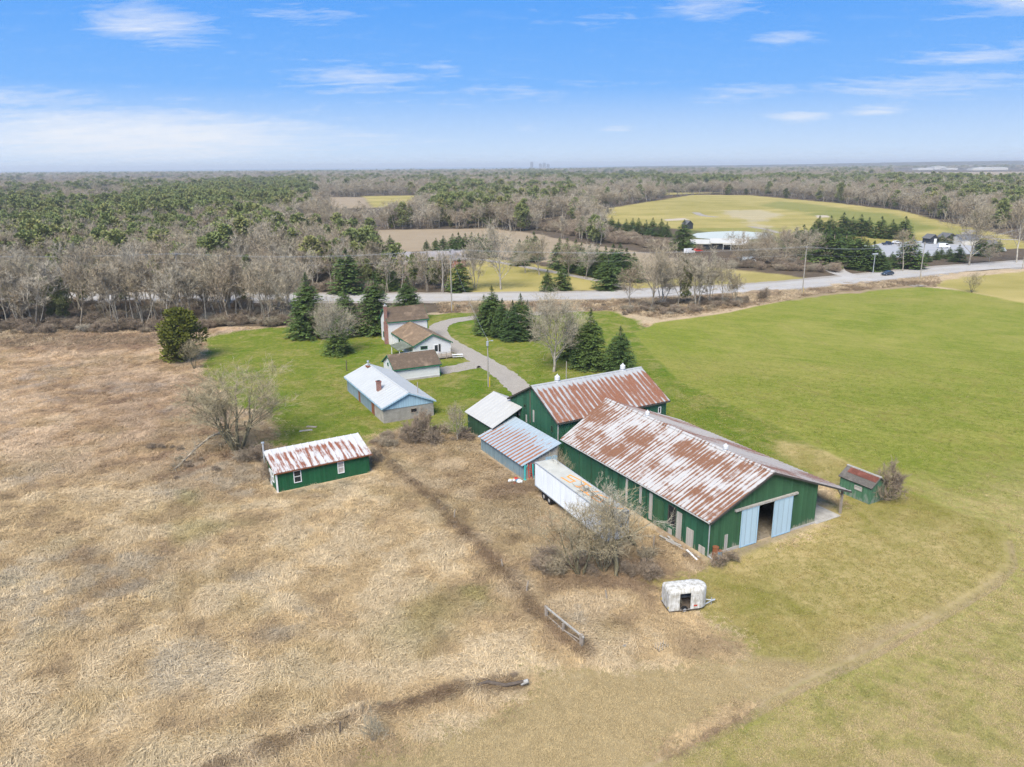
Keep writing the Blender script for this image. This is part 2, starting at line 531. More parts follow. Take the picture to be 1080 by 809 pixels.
BANK_PX = [(180, 840), (255, 800), (330, 774), (420, 747), (500, 727), (552, 722)]
FENCE_W, BANK_W = [tuple(at(*p)[:2]) for p in FENCE_PX], [tuple(at(*p)[:2]) for p in BANK_PX]
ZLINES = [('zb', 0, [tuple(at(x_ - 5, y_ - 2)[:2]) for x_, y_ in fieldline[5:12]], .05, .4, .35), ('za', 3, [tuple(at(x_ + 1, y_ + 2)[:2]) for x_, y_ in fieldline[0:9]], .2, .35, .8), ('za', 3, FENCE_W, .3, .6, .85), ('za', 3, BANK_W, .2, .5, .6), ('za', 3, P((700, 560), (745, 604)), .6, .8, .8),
          ('za', 3, P((870, 505), (960, 556)), .5, .7, .8), ('za', 2, P((700, 398), (780, 428), (870, 476), (960, 512)), .4, 1.0, .3)]
def ground_masks(X, Y):
    out = {a: np.zeros(X.shape + (4,)) for a in ('za', 'zb', 'zc')}
    w0 = fbm(X / 5.0, Y / 5.0, 3, 3) - .5
    for a, c, poly, soft, wob, k in ZONES:
        pa = np.array(poly)
        lo, hi = pa.min(0) - 4 * soft - 2 * wob, pa.max(0) + 4 * soft + 2 * wob
        sel = (X > lo[0]) & (X < hi[0]) & (Y > lo[1]) & (Y < hi[1])
        if not sel.any():
            continue
        sd_ = poly_sd(X[sel], Y[sel], poly) + w0[sel] * 2 * wob
        out[a][..., c][sel] = np.maximum(out[a][..., c][sel], k * sstep(-soft, soft, sd_))
    sel = Y < 260
    for a, c, ln, hw, soft, k in ZLINES:
        d_ = line_d(X[sel], Y[sel], ln) + w0[sel] * .35
        out[a][..., c][sel] = np.maximum(out[a][..., c][sel], k * sstep(hw + soft, hw, d_))
    return out


def ground_z(X, Y, dry):
    return dry * (.34 * (fbm(X / 2.6, Y / 2.6, 41, 3) - .5) + .5 * (fbm(X / 11., Y / 11., 43, 2) - .5)
                  + .35 * np.exp(-(line_d(X, Y, FENCE_W) / 1.0) ** 2) + .4 * np.exp(-(line_d(X, Y, BANK_W) / .9) ** 2))

PADS = [((19.5, 68.4), 28.6, -1, 21, -1, 28), ((6, 93.7), 30, -1, 19, -1, 13), ((1.3, 88.5), 28.6, -.5, 6, -.5, 12), ((-28.6, 85), 31, -.5, 12.5, -.5, 6)]
def dry_mask(X, Y, M):
    d = np.clip(1 - M['za'][..., 0] - M['za'][..., 1] - M['za'][..., 2] - M['zb'].sum(-1) - M['zc'][..., 3], 0, 1)
    for (ox, oy), th, x0, x1, y0, y1 in PADS:
        c, s_ = math.cos(R(th)), math.sin(R(th))
        lx, ly = (X - ox) * c + (Y - oy) * s_, -(X - ox) * s_ + (Y - oy) * c
        d *= 1 - sstep(-.6, .3, np.minimum(np.minimum(lx - x0, x1 - lx), np.minimum(ly - y0, y1 - ly)))
    return d

ys = [-300.0, -40.0, 18.0]
while ys[-1] < 1500:
    ys.append(ys[-1] * 1.0062 + .02)
while ys[-1] < 30000:
    ys.append(ys[-1] * 1.05)
ys = np.array(ys)
NX = 540
ss = np.linspace(-1.06, 1.06, NX)
wid = np.maximum(np.abs(ys) * (ys > 0), 0) + 26
wid[:2] = 420
GX = ss[None, :] * wid[:, None]
GY = np.repeat(ys[:, None], NX, 1)
GM = ground_masks(GX, GY)
GD = dry_mask(GX, GY, GM)
GZ = ground_z(GX, GY, GD) * (GY < 400)
gm = bpy.data.meshes.new('ground')
NY = len(ys)
co = np.stack([GX, GY, GZ], -1).reshape(-1, 3).astype(np.float32)
ii = (np.arange(NY - 1)[:, None] * NX + np.arange(NX - 1)[None, :]).reshape(-1)
fc = np.stack([ii, ii + 1, ii + NX + 1, ii + NX], -1).astype(np.int32)
gm.vertices.add(len(co)); gm.vertices.foreach_set('co', co.ravel())
gm.loops.add(fc.size); gm.loops.foreach_set('vertex_index', fc.ravel())
gm.polygons.add(len(fc)); gm.polygons.foreach_set('loop_start', np.arange(0, fc.size, 4, dtype=np.int32))
gm.polygons.foreach_set('loop_total', np.full(len(fc), 4, np.int32))
gm.polygons.foreach_set('use_smooth', np.ones(len(fc), bool))
gm.update(calc_edges=True)
FIELD_W = P(*fieldline)
GM['zd'] = np.zeros(GX.shape + (4,))
GM['zd'][..., 0] = np.where(GY < 260, line_d(GX, GY, FIELD_W) / 100, 3)
for a in ('za', 'zb', 'zc', 'zd'):
    at_ = gm.attributes.new(a, 'FLOAT_COLOR', 'POINT')
    at_.data.foreach_set('color', GM[a].reshape(-1).astype(np.float32))

g = NT('ground_cover')
pos = g.pos()
def attr(n):
    nd = g.n('Attribute', None, attribute_name=n)
    sp = g.n('SeparateColor', {0: nd.outputs['Color']})
    return list(sp.outputs)[:3] + [nd.outputs['Alpha']]
A_, B_, C_ = attr('za'), attr('zb'), attr('zc')
wob = g.noise(pos, .9, 4, .65)
def edge(mk, w=.5):
    """break a mask's edge with fine noise"""
    return g.ramp(g.m('ADD', mk, g.m('MULTIPLY', g.m('SUBTRACT', wob, .5), w)), .25, .75)
n_big = g.noise(pos, .045, 4, .6, .6)
n_mid = g.noise(pos, .22, 4, .62, .8)
swl = g.n('TexNoise', {'Vector': pos, 'Scale': .12, 'Detail': 2.0})
warp = g.n('VectorMath', {0: swl.outputs['Color'], 1: (9, 9, 0)}, operation='MULTIPLY').outputs[0]
wpos = g.n('VectorMath', {0: pos, 1: warp}, operation='ADD').outputs[0]
n_str = g.noise(g.scale(wpos, (1, .28, 1)), 2.4, 5, .7, .8)       # swept, matted stalks
n_fin = g.noise(pos, 6, 3, .7)
n_far = g.noise(g.scale(pos, (.4, 1, 1)), .02, 4, .6)
s1 = g.m('ADD', g.m('MULTIPLY', n_str, .6), g.m('MULTIPLY', n_mid, .4))
dry = g.mix(g.ramp(s1, .32, .66), (.29, .22, .14), (.50, .39, .255))
dry = g.mix(g.m('MULTIPLY', g.ramp(n_big, .55, .75), .3), dry, (.27, .235, .18))
dry = g.mix(g.m('MULTIPLY', g.ramp(n_mid, .7, .85), .2), dry, (.27, .235, .11))
ff = g.mix(n_mid, (.05, .038, .026), (.15, .115, .08))
c = g.mix(edge(B_[1]), dry, ff)
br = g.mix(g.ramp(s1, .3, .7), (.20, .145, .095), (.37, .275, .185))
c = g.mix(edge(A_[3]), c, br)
lw = g.mix(g.ramp(g.m('ADD', n_mid, g.m('MULTIPLY', n_big, 1.0)), .7, 1.2), (.095, .15, .012), (.21, .2, .045))
lw = g.mix(g.m('MULTIPLY', g.ramp(g.m('ADD', n_mid, g.m('MULTIPLY', n_fin, .25)), .62, .8), .75), lw, (.27, .225, .1))
lw = g.mix(g.ramp(n_fin, .5, .85), lw, (.08, .125, .014))
n_lw = g.noise(pos, 1.1, 6, .72)
lw = g.mix(g.ramp(n_lw, .36, .64), g.mix(1.0, lw, (.58, .74, .45), 'MULTIPLY'), g.mix(1.0, lw, (1.1, 1.06, 1.0), 'MULTIPLY'))
c = g.mix(edge(A_[0]), c, lw)
px_, py_, pz_ = g.xyz(pos)
rowc = g.m('ADD', g.m('MULTIPLY', px_, .80), g.m('MULTIPLY', py_, -.60))
D_ = attr('zd')
row = g.noise(g.comb(g.m('MULTIPLY', D_[0], 130), g.m('MULTIPLY', g.m('ADD', px_, py_), .04), 0), 1, 3, .65)
yd = g.mix(g.ramp(g.m('ADD', n_mid, n_big), .75, 1.3), (.19, .175, .04), (.42, .325, .155))
yd = g.mix(g.m('MULTIPLY', g.ramp(n_fin, .45, .8), .35), yd, (.1, .1, .025))
c = g.mix(edge(A_[2]), c, yd)
tr = g.mix(g.ramp(g.m('ADD', n_mid, g.m('MULTIPLY', n_str, .6)), .55, 1.05), (.22, .165, .08), (.36, .285, .165))
c = g.mix(edge(B_[0]), c, tr)
fld = g.mix(g.ramp(g.m('ADD', g.m('MULTIPLY', n_big, .6), g.m('MULTIPLY', n_mid, .5)), .42, .72), (.15, .175, .025), (.24, .225, .06))
fld = g.mix(g.m('MULTIPLY', g.ramp(n_far, .5, .65), .5), fld, (.26, .22, .075))
fnear = g.mix(g.ramp(g.m('ADD', g.m('MULTIPLY', row, .45), g.m('MULTIPLY', n_str, .65)), .4, .8), (.235, .205, .07), (.43, .345, .18))
fld = g.mix(g.m('MULTIPLY', C_[2], .85), fld, fnear)
fld = g.mix(g.m('MULTIPLY', g.ramp(row, .5, .8), .25), fld, (.24, .2, .085))
fld = g.mix(g.m('MULTIPLY', g.ramp(n_fin, .5, .8), .3), fld, (.1, .13, .02))
n_grn = g.noise(g.scale(pos, (1, 1, 1)), 1.3, 6, .72)
stk = g.noise(g.comb(g.m('MULTIPLY', g.m('ADD', g.m('MULTIPLY', px_, .5), g.m('MULTIPLY', py_, .87)), .9), g.m('MULTIPLY', g.m('SUBTRACT', g.m('MULTIPLY', px_, .87), g.m('MULTIPLY', py_, .5)), .03), 2), 1, 4, .65)
fld = g.mix(g.ramp(g.m('ADD', g.m('MULTIPLY', n_grn, .6), g.m('MULTIPLY', stk, .5)), .38, .72), g.mix(1.0, fld, (.74, .84, .58), 'MULTIPLY'), g.mix(1.0, fld, (1.3, 1.24, 1.25), 'MULTIPLY'))
tl_ = g.m('FRACT', g.m('MULTIPLY', D_[0], 100 / 11.))
trk = g.m('MAXIMUM', g.ramp(g.m('ABSOLUTE', g.m('SUBTRACT', tl_, .42)), .03, .012), g.ramp(g.m('ABSOLUTE', g.m('SUBTRACT', tl_, .58)), .03, .012))
fld = g.mix(g.m('MULTIPLY', trk, g.m('MULTIPLY', g.ramp(n_mid, .35, .6), .38)), fld, (.17, .15, .05))
c = g.mix(edge(A_[1], .25), c, fld)
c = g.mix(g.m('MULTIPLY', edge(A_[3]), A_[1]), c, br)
gf = g.mix(g.ramp(g.m('ADD', n_far, g.m('MULTIPLY', n_big, .6)), .6, 1.0), (.24, .21, .055), (.38, .31, .12))
c = g.mix(edge(B_[2], .3), c, gf)
tl = g.mix(n_big, (.24, .185, .125), (.34, .27, .185))
c = g.mix(edge(B_[3], .3), c, tl)
c = g.mix(g.m('MULTIPLY', C_[1], .8), c, (.12, .15, .03))
c = g.mix(edge(C_[0], .3), c, (.42, .36, .28))
c = g.mix(edge(C_[3]), c, g.mix(n_mid, (.13, .1, .07), (.27, .22, .16)))
hgt = g.m('ADD', n_str, g.m('MULTIPLY', n_fin, .5))
GROUND_MAT = g.out(c, .97, hgt, .55, .12, spec=.1)
gm.materials.append(GROUND_MAT)
ground = bpy.data.objects.new('ground', gm)
COL.objects.link(ground)
struct(ground)

# ------------------------------------------------------------------ roads and other sheets
def smooth_px(pts, k=8):
    w = [at(*p) for p in pts]
    out = []
    for i in range(len(w) - 1):
        p0, p1, p2, p3 = w[max(i - 1, 0)], w[i], w[i + 1], w[min(i + 2, len(w) - 1)]
        for j in range(k):
            t = j / k
            out.append(.5 * ((2 * p1) + (p2 - p0) * t + (2 * p0 - 5 * p1 + 4 * p2 - p3) * t * t + (3 * p1 - p0 - 3 * p2 + p3) * t ** 3))
    out.append(w[-1])
    return out

def ribbon(name, line, w, z, mat, off=0.0, wob=0.0, dash=None):
    mb = MB()
    pr = None
    acc = 0
    for i, p in enumerate(line):
        d = (line[min(i + 1, len(line) - 1)] - line[max(i - 1, 0)]).normalized()
        nrm = Vector((-d.y, d.x, 0))
        ww = w / 2 + wob * (random.random() - .5)
        a, b = p + nrm * (off + ww), p + nrm * (off - ww)
        a.z = b.z = z
        if pr and (dash is None or i % 2 == 0):
            mb.quad(pr[0], pr[1], b, a)
        pr = (a, b)
    return struct(mb.build(name, mat))

random.seed(5)
rd = NT('worn_asphalt')
rp = rd.pos()
rc_ = rd.mix(rd.noise(rp, .6, 4), (.31, .29, .27), (.42, .40, .375))
rd.out(rd.mix(rd.m('MULTIPLY', rd.ramp(rd.noise(rp, .08, 3), .5, .7), .5), rc_, (.46, .44, .42)), .9)
gv = NT('gravel')
gp = gv.pos()
gvc = gv.mix(gv.noise(gp, .5, 4, .6), (.30, .27, .235), (.46, .42, .37))
gv.out(gv.mix(gv.ramp(gv.noise(gp, 9, 2), .35, .7), [.24, .215, .185], gvc), .98, gv.noise(gp, 8, 2), .4, .04)
ROAD_PX = [(-260, 314), (-80, 314), (75, 313.5), (200, 313.5), (320, 314), (430, 314), (540, 313), (620, 312), (690, 309), (790, 304), (850, 299.5), (935, 291), (1000, 284.5), (1080, 278.5), (1200, 270), (1350, 262)]
road_line = smooth_px(ROAD_PX, 12)
ribbon('verge', road_line, 19, .02, gv.mat, wob=.8)
ribbon('road', road_line, 12.5, .06, rd.mat)
pw = plain('road_paint_white', (.5, .5, .48), .8)
py = plain('road_paint_yellow', (.42, .3, .08), .8)
ribbon('road_marking', road_line, .14, .066, pw, 3.6)
ribbon('road_marking', road_line, .14, .066, pw, -3.6)
ribbon('road_marking', road_line, .2, .066, py, 0, dash=1)
DRIVE_PX = [(672, 318), (655, 323.5), (620, 326), (585, 329), (545, 332.5), (508, 334.5), (480, 338), (464, 343.5), (463, 352), (474, 362), (495, 373.5), (518, 386), (535, 397.5), (546, 408), (556, 417)]
ribbon('driveway', smooth_px(DRIVE_PX, 8), 4.6, .03, gv.mat, wob=.5)
ribbon('driveway', smooth_px([(462, 391.5), (485, 388), (505, 384), (520, 387)], 6), 5.0, .026, gv.mat, wob=.6)
ribbon('path', smooth_px([(455, 279), (478, 273.5), (500, 273), (540, 279), (600, 290), (650, 300), (668, 307)], 8), 4.0, .03, gv.mat, wob=.3)
ribbon('path', smooth_px([(1074, 253), (1050, 252), (1034, 249), (1019, 246), (1028, 243.5), (1016, 242)], 6), 5.0, .03, gv.mat)
ribbon('path', smooth_px([(733, 224), (742, 227.5), (757, 229)], 6), 6.0, .03, gv.mat)
ribbon('path', smooth_px([(790, 239), (808, 242), (822, 246)], 6), 4.0, .05, gv.mat)
ribbon('golf_entrance', smooth_px([(910, 265), (891, 275), (880, 281), (884, 287), (905, 293)], 8), 7.0, .03, rd.mat, wob=.2)
ribbon('farm_lane', smooth_px([(940, 296), (958, 299), (972, 302)], 6), 5, .03, gv.mat, wob=.4)

def sheet(name, px, z, mat):
    w = [at(*p) for p in px]
    mb = MB()
    mb.add([(p.x, p.y, z) for p in w], [tuple(range(len(w)))])
    return struct(mb.build(name, mat))
lot = NT('parking_asphalt')
lp_ = lot.pos()
lot.out(lot.mix(lot.noise(lp_, .15, 4), (.26, .265, .28), (.4, .4, .41)), .9)
sheet('parking_lot', [(905, 266), (930, 271), (960, 272), (1000, 268.5), (1030, 268), (1062, 265), (1060, 261), (1030, 259.5), (975, 253.8), (930, 256.5), (905, 262)][::-1], .05, lot.mat)
pond = NT('pond_water')
pond.out((.42, .455, .44), .8, pond.noise(pond.scale(pond.pos(), (.4, 1.2, 1)), 1.2, 3), .15, .1, spec=.15)
sheet('pond', [(729, 248), (735, 246), (749.7, 244.6), (779, 243.7), (803, 245.4), (816, 246.8), (809, 250.4), (787, 253.3), (757, 252.9), (735, 251)][::-1], .05, pond.mat)
lake = NT('lake_water')
lake.out((.05, .10, .11), .25, spec=.5)
la = MB()
la.add([(-14000, 11500, .3), (600, 9800, .3), (2500, 14000, .3), (3000, 28000, .3), (-26000, 28000, .3)], [(0, 1, 2, 3, 4)])
struct(la.build('lake', lake.mat))
# low wooded hills on the right-hand skyline
hm = NT('hill_woods')
hp = hm.pos()
hm.out(hm.mix(hm.ramp(hm.noise(hp, .012, 4, .6), .35, .65), (.03, .035, .022), (.12, .1, .08)), 1)
mb = MB()
XX = np.linspace(-600, 9000, 240)
rows = [(5600, 0), (6000, .55), (6300, .9), (6700, 1), (8000, .9), (9500, 0)]
for r, (yy, k) in enumerate(rows):
    for i, x in enumerate(XX):
        e = sstep(-600, 1800, x) * (.55 + .45 * sstep(1500, 4200, x))
        h = e * (38 + 14 * (fbm(np.array(x / 700.), np.array(yy / 900.), 9, 3) - .5)) * k + (5 * vnoise(np.array(x / 45.), np.array(yy / 90.), 4) if 0 < k else 0) * e
        mb.v.append((x + r * 9, yy + 150 * math.sin(x / 800), float(h) - (2 if k == 0 else 0)))
n = len(XX)
for r in range(len(rows) - 1):
    for i in range(n - 1):
        mb.f.append((r * n + i, r * n + i + 1, (r + 1) * n + i + 1, (r + 1) * n + i)); mb.m.append(0)
struct(mb.build('hills', hm.mat, smooth=True))
# ================================================================== building materials
M = {}
M['green'] = boards('green_board', (.036, .10, .048), .3, .29, (.24, .24, .18), low=.42, var=.32)
M['green_side'] = boards('deeper_green_wide_boards', (.022, .085, .048), .9, .16, (.19, .18, .13), low=.4, var=.34)  # deeper green in wider boards, same roughness as the front
M['green_dark'] = boards('green_weathered_board', (.028, .07, .038), .25, .33, (.17, .155, .12), var=.35, low=.2)
M['green_shed'] = boards('green_shingle_board', (.013, .085, .034), .3, .2, (.05, .09, .05), var=.25, low=.3)
M['green_hut'] = boards('faded_green_board', (.062, .145, .085), .22, .4, (.2, .24, .2), var=.3, low=.2)
M['white_siding'] = boards('white_clapboard', (.60, .61, .62), .16, .08, (.5, .5, .48), True, .06)
M['blue_board'] = boards('pale_blue_board', (.29, .43, .54), .4, .18, (.4, .42, .42), var=.12)
M['blue_door'] = boards('light_blue_sheet', (.36, .48, .56), .76, .15, (.45, .46, .46), var=.08)
M['bluegrey_wall'] = boards('blue_grey_corrugated', (.17, .235, .26), .2, .25, (.3, .28, .24), var=.25, low=.3)
M['grey_wood'] = boards('bare_grey_wood', (.36, .34, .31), .18, .3, (.2, .18, .16), var=.25)
M['block'] = block_wall('concrete_block', (.33, .315, .29))
M['render'] = block_wall('pale_block', (.42, .39, .34))
M['shingle'] = shingle('brown_shingle', (.17, .125, .09))
M['shingle_tan'] = shingle('tan_shingle', (.27, .19, .125), .75)
M['shingle_grey'] = shingle('grey_shingle', (.16, .145, .13))
M['shingle_red'] = shingle('red_felt', (.2, .075, .055))
M['brick'] = brick('red_brick', (.25, .06, .04))
M['roof_main'] = rust_roof('white_rusted_sheet', (.47, .465, .46), (.18, .088, .052), 'y', .56, .93, big=.95, wave=.10, base2=(.36, .345, .335), sl=.2, blotch=.2)
M['roof_main_far'] = rust_roof('grey_rusted_sheet', (.42, .385, .36), (.2, .105, .08), 'y', .8, .70, big=.35, wave=.12, sl=.07)
M['roof_old'] = rust_roof('red_rusted_sheet', (.38, .39, .40), (.2, .09, .055), 'y', .82, .62, big=.5, wave=.13, ridge=(6.25, 1.3), sl=.3)
M['roof_lean'] = rust_roof('galvanised_rust_dash', (.34, .41, .47), (.25, .115, .065), 'y', .8, .70, big=.35, wave=.27, ridge=(5.8, 3.2), sl=1.0)
M['roof_white'] = rust_roof('pale_sheet', (.47, .465, .45), (.38, .42, .38), 'y', .9, .95, big=.5)
M['roof_shed'] = rust_roof('white_rust_streak', (.56, .555, .55), (.2, .075, .045), 'x', .85, .74, big=.5, wave=.05, sl=.3, ridge=(5.2, 1.9))
M['roof_work'] = rust_roof('painted_white_sheet', (.46, .475, .48), (.37, .375, .375), 'y', .9, .9, big=.4)
M['trim_green'] = plain('green_trim', (.02, .13, .07), .6)
M['trim_dark'] = plain('dark_trim', (.06, .055, .05), .8)
M['trim_grey'] = plain('grey_trim', (.34, .33, .31), .8)
M['white'] = plain('white_paint', (.68, .69, .69), .6, .12)
M['white_metal'] = plain('white_metal', (.55, .56, .57), .4, .1)
M['galv'] = plain('galvanised', (.4, .43, .46), .4, .2, metal=.3)
M['rusty'] = plain('rusty_metal', (.2, .075, .035), .9, .4)
M['concrete'] = plain('concrete', (.36, .345, .32), .95, .25, 1.2)
M['dirt'] = plain('barn_floor', (.2, .17, .13), .95, .4)
M['dark'] = plain('dark_gap', (.012, .013, .015), .9)  # near-black paint standing in for the unlit inside of openings
M['glass'] = glass('window_glass')
M['wood'] = plain('weathered_wood', (.28, .24, .2), .9, .3)
M['wood_dark'] = plain('dark_wood', (.1, .08, .065), .9, .3)
M['pole'] = plain('pole_wood', (.3, .275, .245), .9, .2)
M['yellow'] = plain('yellow_guard', (.6, .42, .03), .6, .1)
M['black'] = plain('black_rubber', (.015, .015, .016), .8, .3)
M['turq'] = plain('turquoise_paint', (.05, .42, .42), .6, .2)
M['red'] = plain('red_paint', (.42, .05, .03), .6, .2)
M['blue'] = plain('blue_drum', (.06, .25, .4), .5, .2)
M['orange'] = plain('orange_paint', (.75, .3, .06), .8, .15)
M['tarp'] = plain('white_litter', (.6, .62, .62), .8, .3)
def trailer_mat():
    t = NT('white_trailer_sheet')
    x, y, z = t.xyz(t.obj())
    fr = t.m('FRACT', t.m('DIVIDE', x, 1.22))
    seam = t.m('MINIMUM', t.ramp(fr, 0, .02), t.ramp(fr, 1, .98))
    st = t.noise(t.comb(t.m('MULTIPLY', x, 3), y, t.m('MULTIPLY', z, .4)), 1, 4, .6)
    c = t.mix(t.ramp(st, .4, .75), (.78, .82, .86), (.62, .65, .68))
    c = t.mix(t.m('MULTIPLY', t.m('SUBTRACT', 1, seam), .35), c, (.2, .2, .2))
    return t.out(c, .45, seam, .3, .01)
M['trailer'] = trailer_mat()
M['trailer_roof'] = plain('weathered_trailer_roof', (.44, .435, .39), .8, .15, .8)
def dirty_white():
    t = NT('dirty_white_panel')
    p = t.obj()
    f = t.noise(t.scale(p, (2.2, 2.2, .9)), 1.6, 5, .7)
    c = t.mix(t.ramp(f, .38, .62), (.62, .615, .60), (.33, .31, .26))
    return t.out(c, .6)
M['horse'] = dirty_white()

# ================================================================== building helpers
def ribbed(mb, A, B, C, D, period=.6, rib=.05, thick=.07, mi=0):
    """roof plane: A->B along the eave, D->C along the ridge; ribs run up the slope"""
    A, B, C, D = [Vector(p) for p in (A, B, C, D)]
    nrm = (B - A).cross(D - A).normalized()
    if nrm.z < 0:
        nrm = -nrm
    L = (B - A).length
    n = max(1, round(L / period))
    ts = []
    for i in range(n):
        t0 = i / n
        ts += [(t0, 0), (t0 + .80 / n, 0), (t0 + .86 / n, rib), (t0 + .94 / n, rib)]
    ts.append((1.0, 0))
    lo = [A.lerp(B, t) + nrm * h for t, h in ts]
    hi = [D.lerp(C, t) + nrm * h for t, h in ts]
    for i in range(len(ts) - 1):
        mb.quad(lo[i], lo[i + 1], hi[i + 1], hi[i], mi)
    dn = nrm * -thick
    a, b, c, d = A + dn, B + dn, C + dn, D + dn
    mb.quad(a, d, c, b, mi)
    mb.quad(A, a, b, B, mi); mb.quad(D, C, c, d, mi); mb.quad(A, D, d, a, mi); mb.quad(B, b, c, C, mi)

def flat_slab(mb, A, B, C, D, thick=.12, mi=0):
    A, B, C, D = [Vector(p) for p in (A, B, C, D)]
    nrm = (B - A).cross(D - A).normalized()
    if nrm.z < 0:
        nrm = -nrm
    dn = nrm * -thick
    mb.hexa([A + dn, B + dn, C + dn, D + dn, A, B, C, D], mi)

def interp(prof, x):
    for (x0, z0), (x1, z1) in zip(prof[:-1], prof[1:]):
        if x <= x1:
            return z0 + (z1 - z0) * (x - x0) / (x1 - x0)
    return prof[-1][1]

def gable_wall(mb, prof, y0, y1, z0=-.3, opening=None, mi=0):
    """wall in the xz plane with a roof profile; opening = (x0, x1, top)"""
    xs = sorted(set([p[0] for p in prof] + (list(opening[:2]) if opening else [])))
    for a, b in zip(xs[:-1], xs[1:]):
        lo = opening[2] if opening and a >= opening[0] - 1e-6 and b <= opening[1] + 1e-6 else z0
        za, zb = interp(prof, a), interp(prof, b)
        mb.hexa([(a, y0, lo), (b, y0, lo), (b, y1, lo), (a, y1, lo), (a, y0, za), (b, y0, zb), (b, y1, zb), (a, y1, za)], mi)

def window(root, plane, a0, a1, z0, z1, face=0.0, out=-1, frame=M['white'], pane=M['glass'], name='window', bars=1, label=None):
    """plane 'y': in a wall facing -y (or +y) at y=face; plane 'x': in a wall facing -x. Frame with a pane as its sub-part"""
    fb, pb = MB(), MB()
    w = .09
    def bx(mb, p0, p1, q0, q1, d0, d1):
        lo, hi = sorted((face + out * d0, face + out * d1))
        if plane == 'y':
            mb.box(p0, p1, lo, hi, q0, q1)
        else:
            mb.box(lo, hi, p0, p1, q0, q1)
    bx(fb, a0, a0 + w, z0, z1, .003, .07); bx(fb, a1 - w, a1, z0, z1, .003, .07)
    bx(fb, a0 + w, a1 - w, z0, z0 + w, .003, .07); bx(fb, a0 + w, a1 - w, z1 - w, z1, .003, .07)
    for k in range(bars):
        zz = z0 + (z1 - z0) * (k + 1) / (bars + 1)
        bx(fb, a0 + w, a1 - w, zz - .035, zz + .035, .003, .06)
    o = fb.build(name, frame, root)
    bx(pb, a0 + w, a1 - w, z0 + w, z1 - w, .003, .02)
    pb.build('pane', pane, o)
    if label:
        o['label'] = label
    return o

def panel(root, plane, a0, a1, z0, z1, face, out, mat, name, thick=.06, label=None, gap=.004):
    mb = MB()
    lo, hi = sorted((face + out * gap, face + out * (gap + thick)))
    if plane == 'y':
        mb.box(a0, a1, lo, hi, z0, z1)
    else:
        mb.box(lo, hi, a0, a1, z0, z1)
    o = mb.build(name, mat, root)
    if label:
        o['label'] = label
    return o

def gable_building(name, label, cat, org, th, W_, L_, eave, ridge, wall, roof, trim=None, ov=.3, oy=.3, xr=None, ribs=0.6, opening=None, eaveR=None, group=None, sides=None, floor=True, rthick=.07):
    """local x across the gable, y along the ridge; gable at y=0 faces -y"""
    root = thing(name, label, cat, (org[0], org[1], 0), R(th), group)
    xr = W_ / 2 if xr is None else xr
    eR = eave if eaveR is None else eaveR
    prof = [(0, eave), (xr, ridge), (W_, eR)]
    sl, sr = (ridge - eave) / xr, (ridge - eR) / (W_ - xr)
    mb = MB()
    gable_wall(mb, prof, 0, .15, opening=opening)
    if sides is not None:
        eb_ = MB()
        gable_wall(eb_, prof, L_ - .15, L_)
        eb_.build('end_wall', wall, root)
    else:
        gable_wall(mb, prof, L_ - .15, L_)
    if sides is None:
        mb.box(0, .15, .15, L_ - .15, -.3, eave); mb.box(W_ - .15, W_, .15, L_ - .15, -.3, eR)
        mb.build('wall', wall, root)
    else:
        mb.build('wall', wall, root)
        MB().box(0, .15, .15, L_ - .15, -.3, eave).build('side_wall', sides, root)
        MB().box(W_ - .15, W_, .15, L_ - .15, -.3, eR).build('side_wall', sides, root)
    up = .1 * math.sqrt(1 + sl * sl)
    upr = up
    rb = MB()
    lo, hi = (-ov, eave - ov * sl + up), (xr, ridge + up)
    ro = (W_ + ov, eR - ov * sr + upr)
    f = (lambda *a: ribbed(rb, *a, period=ribs, thick=rthick)) if ribs else (lambda *a: flat_slab(rb, *a))
    f((lo[0], -oy, lo[1]), (lo[0], L_ + oy, lo[1]), (hi[0], L_ + oy, hi[1]), (hi[0], -oy, hi[1]))
    f((ro[0], L_ + oy, ro[1]), (ro[0], -oy, ro[1]), (hi[0], -oy, hi[1]), (hi[0], L_ + oy, hi[1]))
    rf = rb.build('roof', roof, root)
    if ribs:
        MB().prism([(xr - .22, ridge + up + .02 - .22 * sl), (xr, ridge + up + .02), (xr + .22, ridge + up + .02 - .22 * sr), (xr + .22, ridge + up + .07 - .22 * sr), (xr, ridge + up + .08), (xr - .22, ridge + up + .07 - .22 * sl)],
                   -oy, L_ + oy).build('ridge_cap', roof, rf)
    if trim:
        tb = MB()
        for y0, y1 in ((-oy - .05, -oy + .02), (L_ + oy - .02, L_ + oy + .05)):
            for (xa, za), (xb, zb) in ((lo, hi), (hi, ro)):
                tb.hexa([(xa, y0, za - .24), (xb, y0, zb - .24), (xb, y1, zb - .24), (xa, y1, za - .24), (xa, y0, za - .03), (xb, y0, zb - .03), (xb, y1, zb - .03), (xa, y1, za - .03)])
        tb.box(lo[0] - .04, lo[0] + .03, -oy, L_ + oy, lo[1] - .26, lo[1] - .08)
        tb.box(ro[0] - .03, ro[0] + .04, -oy, L_ + oy, ro[1] - .26, ro[1] - .08)
        tb.build('fascia', trim, root)
    return root

